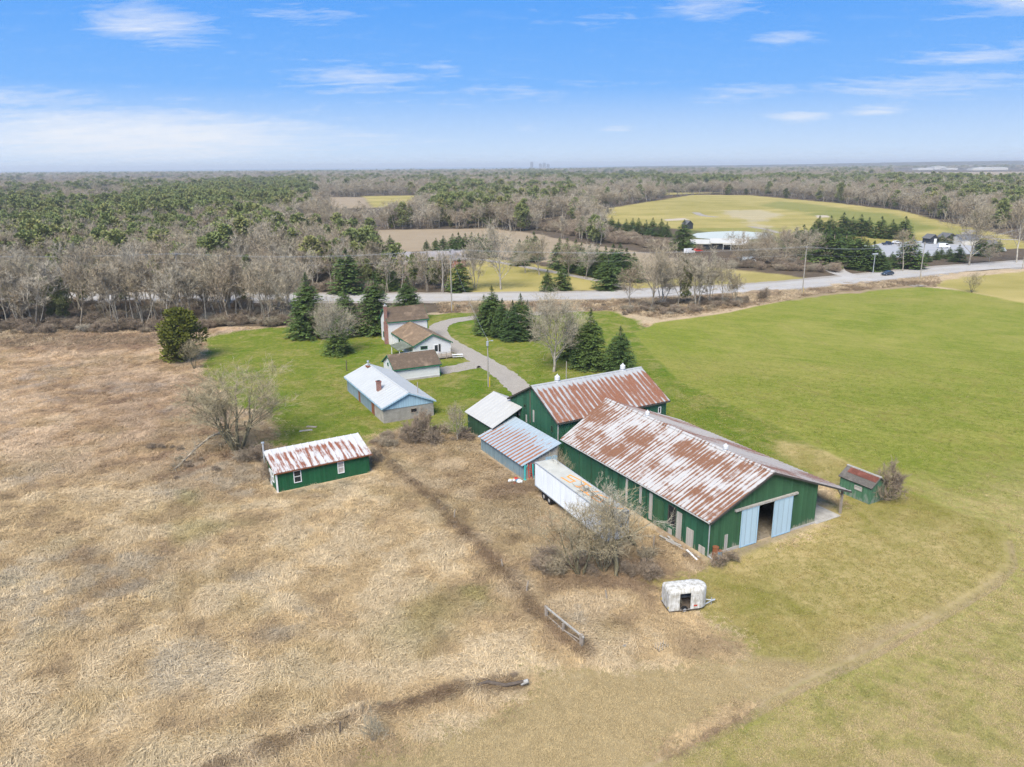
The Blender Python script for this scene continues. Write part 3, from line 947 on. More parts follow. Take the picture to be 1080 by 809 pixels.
def turbine_vent(root, x, y, z, s=1.0):
    mb = MB()
    mb.box(x - .34 * s, x + .34 * s, y - .34 * s, y + .34 * s, z - .35, z + .12 * s)
    mb.tube([(x, y, z + .12 * s), (x, y, z + .28 * s), (x, y, z + .3 * s), (x, y, z + .78 * s), (x, y, z + .95 * s), (x, y, z + 1.02 * s)], [.3 * s, .26 * s, .4 * s, .4 * s, .2 * s, .05 * s], 12)
    mb.tube([(x, y, z + 1.0 * s), (x, y, z + 1.08 * s), (x, y, z + 1.18 * s)], [.07 * s, .12 * s, .03 * s], 8)
    return mb.build('roof_vent', M['white_metal'], root)

# ================================================================== main barn (rusted white roof, open lean-to on the right)
O1, T1 = (19.53, 68.38), 28.6
barn = thing('barn', 'long green barn with rust streaked white roof and half open blue sliding doors', 'barn', (*O1, 0), R(T1))
BW, BL, BX, BZ = 15.4, 27.1, 8.0, 7.6
prof = [(0, 4.1), (BX, BZ), (BW, 4.75)]
mb = MB()
gable_wall(mb, prof, 0, .16, opening=(4.4, 11.2, 4.15))
gable_wall(mb, prof, BL - .16, BL)
mb.box(BW - .16, BW, .16, BL - .16, -.3, 4.75)
mb.build('wall', M['green'], barn)
MB().box(0, .16, .16, BL - .16, -.3, 4.1).build('side_wall', M['green_side'], barn)
MB().box(.16, BW - .16, .16, BL - .16, -.2, .05).build('floor', M['dirt'], barn)
MB().box(-.06, 4.3, -.07, -.004, -.3, .3).build('foundation', M['concrete'], barn)
MB().box(11.3, BW + .02, -.07, -.004, -.3, .22).build('foundation', M['concrete'], barn)
rb = MB()
ribbed(rb, (-.35, -.4, 4.06), (-.35, BL + .1, 4.06), (BX, 29.0, BZ + .12), (BX, -.4, BZ + .12), .74, .055)
rf = rb.build('roof', M['roof_main'], barn)
rb = MB()
ribbed(rb, (20.5, 28.6, 2.83), (20.5, -.4, 2.83), (BX, -.4, BZ + .12), (BX, 29.0, BZ + .12), .74, .055)
rb.build('lean_to_roof', M['roof_main_far'], barn)
MB().prism([(BX - .25, BZ + .05), (BX + .25, BZ + .06), (BX + .25, BZ + .14), (BX, BZ + .25), (BX - .25, BZ + .13)], -.42, 29.0).build('ridge_cap', M['roof_main'], rf)
tb = MB()
for (xa, za), (xb, zb) in (((-.35, 4.06), (BX, BZ + .12)), ((BX, BZ + .12), (20.5, 2.83))):
    tb.hexa([(xa, -.48, za - .22), (xb, -.48, zb - .22), (xb, -.4, zb - .22), (xa, -.4, za - .22), (xa, -.48, za - .01), (xb, -.48, zb - .01), (xb, -.4, zb - .01), (xa, -.4, za - .01)])
tb.build('fascia', M['trim_dark'], barn)
MB().tube([(-.43, -.35, 3.98), (-.43, BL, 4.0)], .07, 6).build('gutter', M['trim_grey'], barn)
MB().tube([(-.43, -.2, 3.95), (-.12, -.1, 3.6), (-.1, -.1, .3), (.15, -.55, -.02)], .06, 6).build('downspout', M['galv'], barn)
for x0, x1 in ((4.1, 6.45), (8.7, 11.42)):
    d = MB().box(x0, x1, -.2, -.12, .06, 4.28).build('sliding_door', M['blue_door'], barn)
    db = MB()
    for a in (x0, x1 - .1):
        db.box(a, a + .1, -.225, -.2, .06, 4.28)
    db.box(x0 + .1, x1 - .1, -.225, -.2, .06, .18).box(x0 + .1, x1 - .1, -.225, -.2, 4.16, 4.28)
    db.build('door_frame', M['blue_board'], d)
MB().box(3.2, 12.1, -.26, -.02, 4.3, 4.52).build('door_track', M['grey_wood'], barn)
# left long wall: boarded doors, opening painted dark, pale battens
window(barn, 'x', 5.0, 6.2, 1.2, 3.35, 0, -1, M['trim_dark'], M['dark'], 'window', 0, 'tall opening painted dark in the long side wall')
for a0, a1, z0, z1 in ((4.05, 4.85, .05, 3.1), (2.2, 3.25, .0, 1.95), (.45, 1.35, .0, .85), (5.5, 6.1, -.1, .65), (8.85, 9.4, .3, 3.4), (10.75, 11.15, 1.5, 3.5), (13.3, 13.65, .6, 3.5)):
    panel(barn, 'x', a0, a1, z0, z1, 0, -1, M['grey_wood'], 'boarded_patch', .05)
panel(barn, 'x', 6.9, 8.5, .05, 3.2, 0, -1, M['green'], 'side_door', .06)
for a in (9.9, 12.2, 15.0, 17.8, 20.5, 23.2):
    panel(barn, 'x', a, a + .1, 0, 3.9, 0, -1, M['green_dark'], 'batten', .05)
panel(barn, 'y', 2.1, 2.5, -.1, 1.95, 0, -1, M['grey_wood'], 'boarded_patch', .05)
for y in (.2, 4.7, 9.2, 13.7, 18.2, 22.7, 26.6):
    pb = MB().box(19.72, 19.94, y - .11, y + .11, -.3, 2.98).tube([(19.83, y, 2.0), (19.0, y, 3.1)], .07, 4).tube([(19.83, y + .1, 2.1), (19.83, y + .9, 2.95)], .06, 4)
    pb.build('post', M['wood'], barn)
MB().box(19.74, 19.92, .35, 26.5, 2.78, 2.96).build('lean_to_beam', M['wood'], barn)
MB().box(BW + .02, 19.4, -.3, 5.2, -.2, .06).build('lean_to_slab', M['concrete'], barn)
turbine_vent(barn, BX, 6.6, BZ + .15, .72); turbine_vent(barn, BX, 20.2, BZ + .15, .72)
# things standing in the barn doorway
b = thing('feed_trough', 'pale trough standing inside the dark barn doorway', 'trough', (0, 0, 0), 0)
mb = MB().box(-1.0, 1.0, -.3, .3, .35, .42)
for x, y in ((-.9, -.25), (.9, -.25), (-.9, .25), (.9, .25)):
    mb.box(x - .04, x + .04, y - .04, y + .04, 0, .35)
mb.build('stand', M['wood'], b)
MB().box(-1.0, 1.0, -.35, -.28, .42, .75).box(-1.0, 1.0, .28, .35, .42, .75).box(-1.0, -.93, -.28, .28, .42, .75).box(.93, 1.0, -.28, .28, .42, .75).build('basin', M['white'], b)
u1, v1 = Vector((math.cos(R(T1)), math.sin(R(T1)), 0)), Vector((-math.sin(R(T1)), math.cos(R(T1)), 0))
def bl(x, y, z=0):
    return Vector((*O1, 0)) + u1 * x + v1 * y + Vector((0, 0, z))
b.location = bl(7.5, 3.2, .05); b.rotation_euler.z = R(T1 + 8)
# drum and plank scraps at the near corner
dr = thing('oil_drum', 'rusty and blue drum standing by the near corner of the green barn', 'drum', bl(.75, -.75), .3)
MB().tube([(0, 0, 0), (0, 0, .3), (0, 0, .32), (0, 0, .6), (0, 0, .62), (0, 0, .88)], [.29, .29, .31, .31, .29, .29], 14).build('shell', M['blue'], dr)
MB().cyl(0, 0, .88, .93, .3, n=14).build('lid', M['rusty'], dr)
MB().cyl(0, 0, .34, .52, .316, n=14).build('band', M['tarp'], dr)
tw = bl(.45, -.55)
tk = MB().tube([(0, 0, 0), (0, 0, 1.25)], [.33, .3], 12).tube([(0, 0, 1.25), (0, 0, 1.32)], [.33, .33], 12).build('rusty_barrel', M['rusty'], None, (tw.x, tw.y, 0))
tag(tk, 'taller brown rusted barrel between the blue drum and the barn corner', 'barrel')
random.seed(3)
for k in range(7):
    L = random.uniform(1.2, 3.0)
    o = MB().box(-L / 2, L / 2, -.1, .1, 0, .05).build('loose_board', random.choice([M['white'], M['grey_wood'], M['wood_dark']]), None, bl(-.7 - random.random() * .9, .3 + random.random() * 4.2, .05 + .05 * k), (0, random.uniform(-.06, .06), R(T1 + 90 + random.uniform(-18, 18))))
    tag(o, 'loose weathered board lying along the foot of the long green wall', 'board', 'boards lying along the barn wall')

# ================================================================== old tall barn behind
O2, T2 = (6.02, 93.72), 30.0
# ridge runs along the front: local y = along ridge, so turn the frame -90
ob_o = Vector((*O2, 0)) + Vector((-math.sin(R(T2)), math.cos(R(T2)), 0)) * 12.5
old = gable_building('hay_barn', 'tall older green barn with red rusted roof and two white ridge vents', 'barn', ob_o, T2 - 90, 12.5, 18.4, 5.85, 9.1, M['green_side'], M['roof_old'], M['trim_dark'], .35, .35, ribs=.82)
for yy in (3.9, 15.3):
    turbine_vent(old, 6.25, yy, 9.15, .95)
# gable facing the yard is the wall at local y=0; across = distance from the far corner
def gx(t):
    return 12.5 - t
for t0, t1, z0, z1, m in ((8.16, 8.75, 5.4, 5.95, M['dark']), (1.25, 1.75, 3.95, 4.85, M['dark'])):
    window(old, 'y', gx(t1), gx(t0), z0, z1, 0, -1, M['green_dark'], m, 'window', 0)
for t0, t1, z0, z1 in ((9.8, 10.2, 3.9, 4.6), (5.95, 6.3, 4.0, 5.7), (7.9, 8.2, 3.4, 4.5)):
    panel(old, 'y', gx(t1), gx(t0), z0, z1, 0, -1, M['grey_wood'], 'boarded_patch', .05)
panel(old, 'y', gx(7.12), gx(6.95), 3.6, 8.5, 0, -1, M['wood_dark'], 'batten', .05)
panel(old, 'y', gx(.12), gx(-.06), 0, 5.6, 0, -1, M['trim_grey'], 'corner_board', .06)
for a0, a1, z0, z1 in ((15.0, 15.5, 3.9, 4.7), (16.9, 17.4, 4.0, 5.0)):
    window(old, 'x', a0, a1, z0, z1, 12.5, 1, M['white'], M['dark'], 'window', 0)

# ================================================================== blue lean-to shed with rust dashes
O3, T3 = (1.29, 88.54), 28.6
ln = thing('lean_to_shed', 'blue grey lean-to shed with rows of rust dashes on its sloping roof', 'shed', (*O3, 0), R(T3))
D3, L3 = 5.1, 11.85
mb = MB().box(0, .12, 0, L3, -.3, 1.95)
mb.build('wall', M['bluegrey_wall'], ln)
mb = MB()
gable_wall(mb, [(.12, 1.97), (D3, 3.7)], L3 - .12, L3)
mb.build('end_wall', M['grey_wood'], ln)
mb = MB()
gable_wall(mb, [(.12, 1.97), (1.1, 2.3)], 0, .12)
gable_wall(mb, [(3.1, 3.0), (D3, 3.7)], 0, .12)
gable_wall(mb, [(1.1, 2.3), (3.1, 3.0)], 0, .12, z0=1.75)
mb.build('end_wall', M['grey_wood'], ln)
panel(ln, 'y', 3.3, D3 - .05, .2, 2.3, 0, -1, M['blue_board'], 'blue_panel', .05)
panel(ln, 'y', 1.15, 3.05, 0, 1.7, .3, -1, M['dark'], 'doorway_shade_sheet', .04)  # near-black sheet paints the shade inside the open end
rb = MB()
ribbed(rb, (-.35, -.35, 1.95), (-.35, L3 + .3, 1.95), (D3 + .35, L3 + .3, 3.96), (D3 + .35, -.35, 3.96), .8, .045)
rb.build('roof', M['roof_lean'], ln)
u3, v3 = Vector((math.cos(R(T3)), math.sin(R(T3)), 0)), Vector((-math.sin(R(T3)), math.cos(R(T3)), 0))
def l3(x, y, z=0):
    return Vector((*O3, 0)) + u3 * x + v3 * y + Vector((0, 0, z))
for nm, x, m, hh, lab in (('turquoise_post', .1, M['turq'], 2.0, 'turquoise painted post at the low open end of the blue shed'), ('red_ladder', .75, M['red'], 2.15, 'red ladder leaning in the open end of the blue shed')):
    if nm == 'red_ladder':
        mb = MB()
        for dx_ in (-.22, .22):
            mb.tube([(dx_, -.35, 0), (dx_, 0, hh)], .045, 6)
        for k in range(6):
            mb.tube([(-.22, -.3 + .05 * k, .3 + .3 * k), (.22, -.3 + .05 * k, .3 + .3 * k)], .03, 5)
    else:
        mb = MB().box(-.08, .08, -.08, .08, 0, hh).box(-.16, .16, -.16, .16, 0, .06).tube([(0, .0, hh - .5), (.45, .0, hh - .02)], .04, 5)
    o = mb.build(nm, m, None, l3(x, -.32), (0, 0, R(T3)))
    tag(o, lab, 'ladder' if 'ladder' in nm else 'post')
o = MB().box(-.07, .07, -.07, .07, 0, 1.9).box(-.14, .14, -.14, .14, 0, .06).build('turquoise_post', M['turq'], None, l3(1.2, -.4), (0, 0, R(T3)))
tag(o, 'shorter turquoise post to the right of the red ladder by the trailer', 'post')
random.seed(8)
for k in range(9):
    a, r_ = random.random() * 6.3, random.uniform(.15, .42)
    mb = MB()
    mb.tube([(0, 0, 0), (.05, .02, r_ * .5), (0, .04, r_ * .9), (.02, 0, r_)], [r_ * .9, r_, r_ * .6, .05], 7)
    o = mb.build('litter_sack', random.choice([M['tarp'], M['tarp'], M['turq'], M['yellow'], M['red'], M['blue']]), None, l3(-.7 - random.random() * 1.2, -.9 + random.random() * 1.6), (0, 0, a))
    tag(o, 'crumpled coloured sack in the litter heap at the corner of the blue shed', 'sack', 'litter at the blue shed corner')

# ================================================================== pale roofed shed in the angle of the old barn
ws = thing('pale_roof_shed', 'dark green shed under a plain pale grey sheet roof beside the tall barn', 'shed', (-2.76, 109.4, 0), R(29.5))
mb = MB()
mb.box(-4.6, -4.45, -8.2, -.28, -.3, 3.1)
gable_wall(mb, [(-4.5, 3.1), (0, 5.15), (4.4, 3.1)], -.42, -.279)
mb.box(4.25, 4.4, -5.0, -.41, -.3, 3.08)
mb.build('wall', M['green_dark'], ws)
mb = MB()
gable_wall(mb, [(-4.45, 3.1), (-.75, 4.8)], -8.2, -8.06)
mb.build('end_wall', M['green_dark'], ws)
rb = MB()
ribbed(rb, (-5, -8.75, 2.98), (-5, 0, 2.98), (0, 0, 5.38), (0, -8.75, 5.38), .9, .03)
ribbed(rb, (5, 0, 2.98), (5, -5.1, 2.98), (0, -5.1, 5.38), (0, 0, 5.38), .9, .03)
rb.build('roof', M['roof_white'], ws)
panel(ws, 'x', -8.0, -5.6, -.2, 1.5, -4.6, -1, M['grey_wood'], 'lower_boards', .05)

# ================================================================== small green shed in the dry grass
sg = thing('green_shed', 'small green shed leaning in the dry grass with a rust striped white roof', 'shed', (-28.58, 85.04, 0), R(31))
SL_, SD = 11.8, 4.3
mb = MB()
mb.box(0, SL_, 0, .14, -.4, 2.62)
mb.box(0, SL_, SD - .14, SD, -.4, 3.75)
for x0 in (0, SL_ - .14):
    mb.hexa([(x0, .14, -.4), (x0 + .14, .14, -.4), (x0 + .14, SD - .14, -.4), (x0, SD - .14, -.4), (x0, .14, 2.66), (x0 + .14, .14, 2.66), (x0 + .14, SD - .14, 3.7), (x0, SD - .14, 3.7)])
mb.build('wall', M['green_shed'], sg)
rb = MB()
ribbed(rb, (-.3, -.32, 2.62), (SL_ + .35, -.32, 2.62), (SL_ + .35, SD + .25, 3.98), (-.3, SD + .25, 3.98), .98, .06, .1)
rb.build('roof', M['roof_shed'], sg)
MB().box(-.34, SL_ + .39, -.37, -.325, 2.44, 2.58).build('fascia', M['rusty'], sg)
MB().box(-.06, .1, -.07, -.003, -.3, 2.5).box(-.07, -.003, .0, .14, -.3, 2.5).build('corner_board', M['white'], sg)
window(sg, 'y', 2.05, 3.0, .75, 2.35, 0, -1)
window(sg, 'y', 7.6, 8.45, .75, 2.3, 0, -1, pane=plain('curtain', (.4, .36, .33), .9), label='window with a pale curtain behind it')
window(sg, 'x', 1.2, 2.0, .8, 2.2, 0, -1)
panel(sg, 'x', 2.4, 3.3, -.2, 2.1, 0, -1, M['white'], 'door', .05)
MB().cyl(-.25, SD + .15, 2.4, 5.0, .11, n=8).cyl(-.25, SD + .15, 5.0, 5.15, .2, .2, 8).build('stove_pipe', M['galv'], sg)

# ================================================================== little hut on the right
hut = gable_building('garden_hut', 'small faded green hut with a patched grey and red roof beside a bare bush', 'hut', (41.15, 80.31), 29.3, 2.66, 4.1, 2.1, 3.05, M['green_hut'], M['shingle_grey'], None, .2, .2, ribs=0)
mb = MB()
flat_slab(mb, (.55, -.1, 2.66), (.55, 3.7, 2.66), (1.3, 3.7, 3.19), (1.3, -.1, 3.19), .03)
mb.build('roof_patch', M['shingle_red'], hut)
MB().box(1.2, 1.46, -.24, 4.34, 3.13, 3.24).build('ridge_cap', M['grey_wood'], hut)
window(hut, 'x', 1.1, 2.1, 1.2, 1.72, 0, -1, M['grey_wood'], M['grey_wood'], 'shutter', 0)

# ================================================================== workshop: block end, pale blue gable
wk = gable_building('workshop', 'long low workshop with white roof, pale blue gable and grey block end', 'workshop', (-19.71, 110.44), 27.5, 8.2, 20.2, 2.6, 4.35, M['block'], M['roof_work'], M['blue_board'], .35, .35, ribs=.9, sides=M['bluegrey_wall'])
mb = MB()
gable_wall(mb, [(.0, 2.6), (4.1, 4.33), (8.2, 2.6)], -.06, -.004, z0=2.15)
mb.build('gable_board', M['blue_board'], wk)
panel(wk, 'x', .02, 4.3, -.3, 2.5, 0, -1, M['render'], 'block_side', .05)
panel(wk, 'x', 4.6, 5.9, -.2, 2.1, 0, -1, M['rusty'], 'rusty_door', .06)
panel(wk, 'x', 12.3, 13.1, -.2, 2.0, 0, -1, M['rusty'], 'rusty_door', .06)
window(wk, 'y', 4.35, 5.45, 1.0, 1.75, 0, -1, M['wood'], M['dark'], 'window', 0)
ch = MB().box(1.25, 1.9, 6.4, 7.1, 2.9, 4.75).box(1.18, 1.97, 6.33, 7.17, 4.75, 4.9).build('chimney', M['brick'], wk)
MB().box(1.35, 1.8, 6.5, 7.0, 4.9, 4.98).build('chimney_opening', M['dark'], ch)  # solid black block paints the dark of the flue
MB().cyl(3.6, 18.8, 4.0, 5.15, .13, n=8).cyl(3.6, 18.8, 5.15, 5.35, .24, .2, 8).build('vent_pipe', M['galv'], wk)
MB().box(3.2, 4.05, 18.2, 19.3, 4.27, 4.42).build('roof_flashing', M['rusty'], wk)

# ================================================================== garage
ga_o = Vector((-21.4, 133.6, 0)) + Vector((-math.sin(R(26)), math.cos(R(26)), 0)) * 6.8
ga = gable_building('garage', 'white garage with a dark brown shingle roof and green edging', 'garage', ga_o, 26 - 90, 6.8, 8.8, 2.5, 4.35, M['white_siding'], M['shingle'], M['trim_green'], .3, .3, ribs=0)
window(ga, 'y', 2.6, 3.3, 2.2, 2.8, 0, -1, M['trim_green'], M['glass'], 'window', 0)
panel(ga, 'x', -.02, .1, -.2, 2.3, 6.8, 1, M['trim_green'], 'corner_board', .05)
panel(ga, 'x', 8.72, 8.82, -.2, 2.3, 6.8, 1, M['trim_green'], 'corner_board', .05)
MB().box(6.804, 6.86, 0.12, 8.7, -.3, .35).build('foundation', M['concrete'], ga)

# ================================================================== farmhouse with rear wing, porch and deck
ex_o = (-20.0, 151.2)
hs_ = gable_building('farmhouse', 'white farmhouse of two wings with brown roofs, green trim and a tall brick chimney', 'house', ex_o, 25.7, 8.1, 14.6, 2.75, 4.75, M['white_siding'], M['shingle_tan'], M['trim_green'], .3, .35, ribs=0)
# main block, ridge across
def main_block():
    mb = MB()
    o = Vector((-.9 - 6.6 * 0, 14.7, 0))
    x0, x1, y0, y1 = -.75, 8.3, 14.75, 20.7
    mb.box(x0, x1, y0, y0 + .15, -.3, 5.2).box(x0, x1, y1 - .15, y1, -.3, 5.2)
    for xa in (x0, x1 - .15):
        ym = (y0 + y1) / 2
        mb.add([(xa, y0 + .15, -.3), (xa, y1 - .15, -.3), (xa, y1 - .15, 5.2), (xa, ym, 7.6), (xa, y0 + .15, 5.2),
                (xa + .15, y0 + .15, -.3), (xa + .15, y1 - .15, -.3), (xa + .15, y1 - .15, 5.2), (xa + .15, ym, 7.6), (xa + .15, y0 + .15, 5.2)],
               [(0, 4, 3, 2, 1), (5, 6, 7, 8, 9), (0, 1, 6, 5), (1, 2, 7, 6), (2, 3, 8, 7), (3, 4, 9, 8), (4, 0, 5, 9)])
    mb.build('main_wall', M['white_siding'], hs_)
    rb = MB()
    s_ = (7.6 - 5.2) / (ym - y0)
    flat_slab(rb, (x0 - .3, y0 - .3, 5.3 - .3 * s_), (x1 + .3, y0 - .3, 5.3 - .3 * s_), (x1 + .3, ym, 7.75), (x0 - .3, ym, 7.75))
    flat_slab(rb, (x1 + .3, y1 + .3, 5.3 - .3 * s_), (x0 - .3, y1 + .3, 5.3 - .3 * s_), (x0 - .3, ym, 7.75), (x1 + .3, ym, 7.75))
    rf = rb.build('main_roof', M['shingle'], hs_)
    MB().box(x0 - .32, x1 + .32, ym - .12, ym + .12, 7.7, 7.8).build('ridge_cap', M['shingle_tan'], rf)
    tb = MB().box(x0 - .3, x1 + .3, y0 - .36, y0 - .302, 4.82, 5.0)
    for xa in (x0 - .36, x1 + .302):
        for (ya, za), (yb, zb) in (((y0 - .3, 5.0), (ym, 7.7)), ((ym, 7.7), (y1 + .3, 5.0))):
            tb.hexa([(xa, ya, za - .22), (xa + .06, ya, za - .22), (xa + .06, yb, zb - .22), (xa, yb, zb - .22), (xa, ya, za), (xa + .06, ya, za), (xa + .06, yb, zb), (xa, yb, zb)])
    tb.build('main_fascia', M['trim_green'], hs_)
    panel(hs_, 'y', x1 - .1, x1 + .02, -.2, 4.8, y0, -1, M['trim_green'], 'corner_board', .05)
    c_ = MB().box(x0 - .75, x0 - .004, y0 + .55, y0 + 1.35, -.3, 5.0).box(x0 - .62, x0 - .004, y0 + .65, y0 + 1.25, 5.0, 8.5).build('chimney', M['brick'], hs_)
    MB().box(x0 - .68, x0 + .02, y0 + .6, y0 + 1.3, 8.5, 8.68).build('chimney_cap', M['concrete'], c_)
    MB().cyl(x0 - .32, y0 + .95, 8.68, 9.0, .13, n=8).build('flue', M['galv'], c_)
    window(hs_, 'x', y0 + 2.2, y0 + 3.1, 3.2, 4.5, x0, -1, M['trim_green'])
    window(hs_, 'x', y0 + 3.6, y0 + 4.5, .9, 2.2, x0, -1, M['trim_green'])
main_block()
d_ = panel(hs_, 'y', 4.3, 5.3, .35, 2.5, 0, -1, M['white'], 'door', .06)
MB().box(4.45, 5.15, -.075, -.066, 1.0, 2.35).build('door_glass', M['glass'], d_)
window(hs_, 'y', 5.35, 5.75, .9, 2.5, 0, -1, M['trim_dark'], M['glass'], 'window', 0)
window(hs_, 'y', 1.4, 2.9, 1.75, 2.45, 0, -1, M['trim_green'], M['glass'], 'window', 0)
window(hs_, 'x', 9.2, 10.2, 1.1, 2.4, 0, -1, M['trim_green'])
window(hs_, 'x', 6.9, 7.6, 1.1, 2.3, 0, -1, M['trim_green'])
# low porch roof on the left of the wing
rb = MB()
flat_slab(rb, (-3.2, .4, 1.95), (-3.2, 6.2, 1.95), (-.32, 6.2, 2.55), (-.32, .4, 2.55), .1)
pr_ = rb.build('porch_roof', shingle('moss_felt', (.2, .22, .17)), hs_)
for y in (.6, 6.0):
    MB().box(-3.0, -2.88, y - .06, y + .06, -.2, 1.86).build('porch_post', M['white'], hs_)
MB().box(-2.8, -.02, 1.0, 1.12, -.2, 1.3).build('porch_wall', M['white_siding'], hs_)
# deck with railing
dk = MB().box(3.6, 8.0, -3.3, -.12, .3, .42)
for x, y in ((3.7, -3.2), (7.9, -3.2), (3.7, -.4), (7.9, -.4), (5.8, -3.2)):
    dk.box(x - .06, x + .06, y - .06, y + .06, -.2, .3)
deck = dk.build('deck', M['wood'], hs_)
rl = MB()
for x in (3.66, 4.7, 5.8, 6.9, 7.94):
    rl.box(x - .05, x + .05, -3.25, -3.15, .42, 1.35)
rl.box(3.6, 8.0, -3.27, -3.13, 1.35, 1.41).box(3.72, 7.88, -3.22, -3.18, .6, .66).box(3.72, 7.88, -3.22, -3.18, .95, 1.0)
for y in (-2.3, -1.3, -.3):
    rl.box(7.89, 7.99, y - .05, y + .05, .42, 1.35)
rl.box(7.88, 8.0, -3.12, -.15, 1.35, 1.41).box(7.92, 7.96, -3.1, -.2, .85, .9)
rl.build('railing', M['wood'], deck)
bp = at(482.5, 377.5)
bn = thing('picnic_bench', 'pale picnic bench on the grass beside the farmhouse deck', 'bench', bp, R(10))
MB().box(-1.1, 1.1, -.35, .35, .7, .76).build('table_top', M['white'], bn)
for sy in (-.7, .7):
    MB().box(-1.1, 1.1, sy - .14, sy + .14, .42, .47).build('seat', M['white'], bn)
for sx in (-.8, .8):
    MB().tube([(sx, -.75, 0), (sx, -.2, .7)], .05, 4).tube([(sx, .75, 0), (sx, .2, .7)], .05, 4).tube([(sx, -.8, .4), (sx, .8, .4)], .04, 4).build('leg', M['wood'], bn)
# ================================================================== trailers
Bp, th_t = Vector((9.47, 69.55, 0)), 115.2
tx, ty = Vector((math.cos(R(th_t)), math.sin(R(th_t)), 0)), Vector((-math.sin(R(th_t)), math.cos(R(th_t)), 0))
To = Bp - ty * 2.6
tr_ = thing('box_trailer', 'long white box trailer with orange marks on its grey roof beside the green barn', 'trailer', To, R(th_t))
TL = 16.0
MB().box(0, TL, 0, 2.6, 1.2, 4.04).build('body', M['trailer'], tr_)
MB().box(.06, TL - .06, .06, 2.54, 4.04, 4.09).build('roof', M['trailer_roof'], tr_)
eb = MB()
for y0, y1 in ((-.03, .06), (2.54, 2.63)):
    eb.box(-.02, TL + .02, y0, y1, 4.0, 4.115)
    eb.box(-.02, TL + .02, y0, y1, 1.1, 1.24)
for x0, x1 in ((-.03, .06), (TL - .06, TL + .03)):
    eb.box(x0, x1, .065, 2.535, 4.0, 4.11)
for x0, x1 in ((-.03, .1), (TL - .1, TL + .03)):
    for y0, y1 in ((-.025, .08), (2.52, 2.625)):
        eb.box(x0, x1, y0, y1, 1.25, 3.995)
eb.build('edge_rail', M['galv'], tr_)
MB().box(.5, TL - .4, .35, .55, .95, 1.1).box(.5, TL - .4, 2.05, 2.25, .95, 1.1).build('chassis', M['wood_dark'], tr_)
for sx in (12.6, 13.9):
    for sy in (.12, 2.2):
        w = MB().tube([(sx, sy - .02, .52), (sx, sy + .3, .52)], [.52, .52], 18).build('wheel', M['black'], tr_)
        MB().tube([(sx, sy - .03, .52), (sx, sy + .31, .52)], [.22, .22], 12).build('rim', M['trim_grey'], w)
    MB().tube([(sx, .4, .52), (sx, 2.2, .52)], .08, 6).box(sx - .05, sx + .05, .7, .8, .55, .95).box(sx - .05, sx + .05, 1.8, 1.9, .55, .95).build('axle', M['wood_dark'], tr_)
for sy in (.5, 2.1):
    MB().box(2.9, 3.05, sy - .07, sy + .07, .06, 1.0).box(2.75, 3.2, sy - .15, sy + .15, 0, .06).build('landing_leg', M['galv'], tr_)
MB().box(TL + .003, TL + .04, .1, 1.29, 1.3, 3.95).box(TL + .003, TL + .04, 1.31, 2.5, 1.3, 3.95).build('rear_door', M['trailer'], tr_)
MB().box(-.036, -.003, .2, 2.4, 3.55, 3.8).build('front_vent', M['galv'], tr_)
def strokes(lst, half=.105, z=4.094):
    mb = MB()
    q = 0
    for pl_ in lst:
        loc = []
        for x, y in pl_:
            p = at(580 + x / 10.79, 490 + y / 10.79, 4.1) - To
            loc.append(Vector((p.dot(tx), p.dot(ty), 0)))
        for a, b in zip(loc[:-1], loc[1:]):
            d = (b - a).normalized()
            n_ = Vector((-d.y, d.x, 0)) * half
            a2, b2 = a - d * half * .8, b + d * half * .8
            zz = z + .002 * q
            q += 1
            mb.quad(*[(v.x, v.y, zz) for v in (a2 - n_, b2 - n_, b2 + n_, a2 + n_)])
    return mb
strokes([[(350, 178), (232, 118), (200, 138), (285, 188), (225, 202), (134, 148)],
         [(372, 190), (462, 250)], [(412, 224), (322, 258)], [(286, 243), (360, 268)],
         [(546, 306), (398, 318)], [(352, 288), (450, 352)],
         [(655, 382), (560, 342), (470, 370), (562, 430), (606, 410), (520, 362)],
         [(640, 460), (742, 492)], [(716, 432), (682, 520)], [(775, 500), (832, 505)]]).build('roof_lettering', M['orange'], tr_)

# small white horse trailer
Ho, hth = Vector((13.6, 58.25, 0)), 10.5
hx = thing('horse_trailer', 'small weathered white horse trailer with rounded nose and missing side door', 'trailer', Ho, R(hth))
out = [(0, 0), (.95, 0), (1.95, 0), (2.75, 0)]
for k in range(1, 9):
    a = -90 + k * 90 / 9
    out.append((2.75 + .95 * math.cos(R(a)), .9 + .9 * math.sin(R(a))))
out += [(3.7, .9)]
for k in range(1, 9):
    a = k * 90 / 9
    out.append((2.75 + .95 * math.cos(R(a)), .9 + .9 * math.sin(R(a))))
out += [(2.75, 1.8), (0, 1.8)]
nO = len(out)
cxm, cym = 1.75, .9
def ring(z, ins):
    r = []
    for x, y in out:
        d = math.hypot(x - cxm, y - cym)
        fx, fy = max(0, 1 - ins / 1.85), max(0, 1 - ins / .9)
        r.append((cxm + (x - cxm) * fx, cym + (y - cym) * fy, z))
    return r
hb_ = MB()
rings = [ring(.38, 0), ring(1.98, 0), ring(2.12, .01), ring(2.24, .06), ring(2.32, .16), ring(2.37, .34), ring(2.39, .6)]
for r in rings:
    hb_.v += r
for k in range(len(rings) - 1):
    for i in range(nO):
        if k == 0 and i == 1:
            continue
        j = (i + 1) % nO
        hb_.f.append((k * nO + i, k * nO + j, (k + 1) * nO + j, (k + 1) * nO + i)); hb_.m.append(0)
hb_.f.append(tuple((len(rings) - 1) * nO + i for i in range(nO))); hb_.m.append(0)
hb_.f.append(tuple(range(nO))[::-1]); hb_.m.append(0)
hb_.build('body', M['horse'], hx)
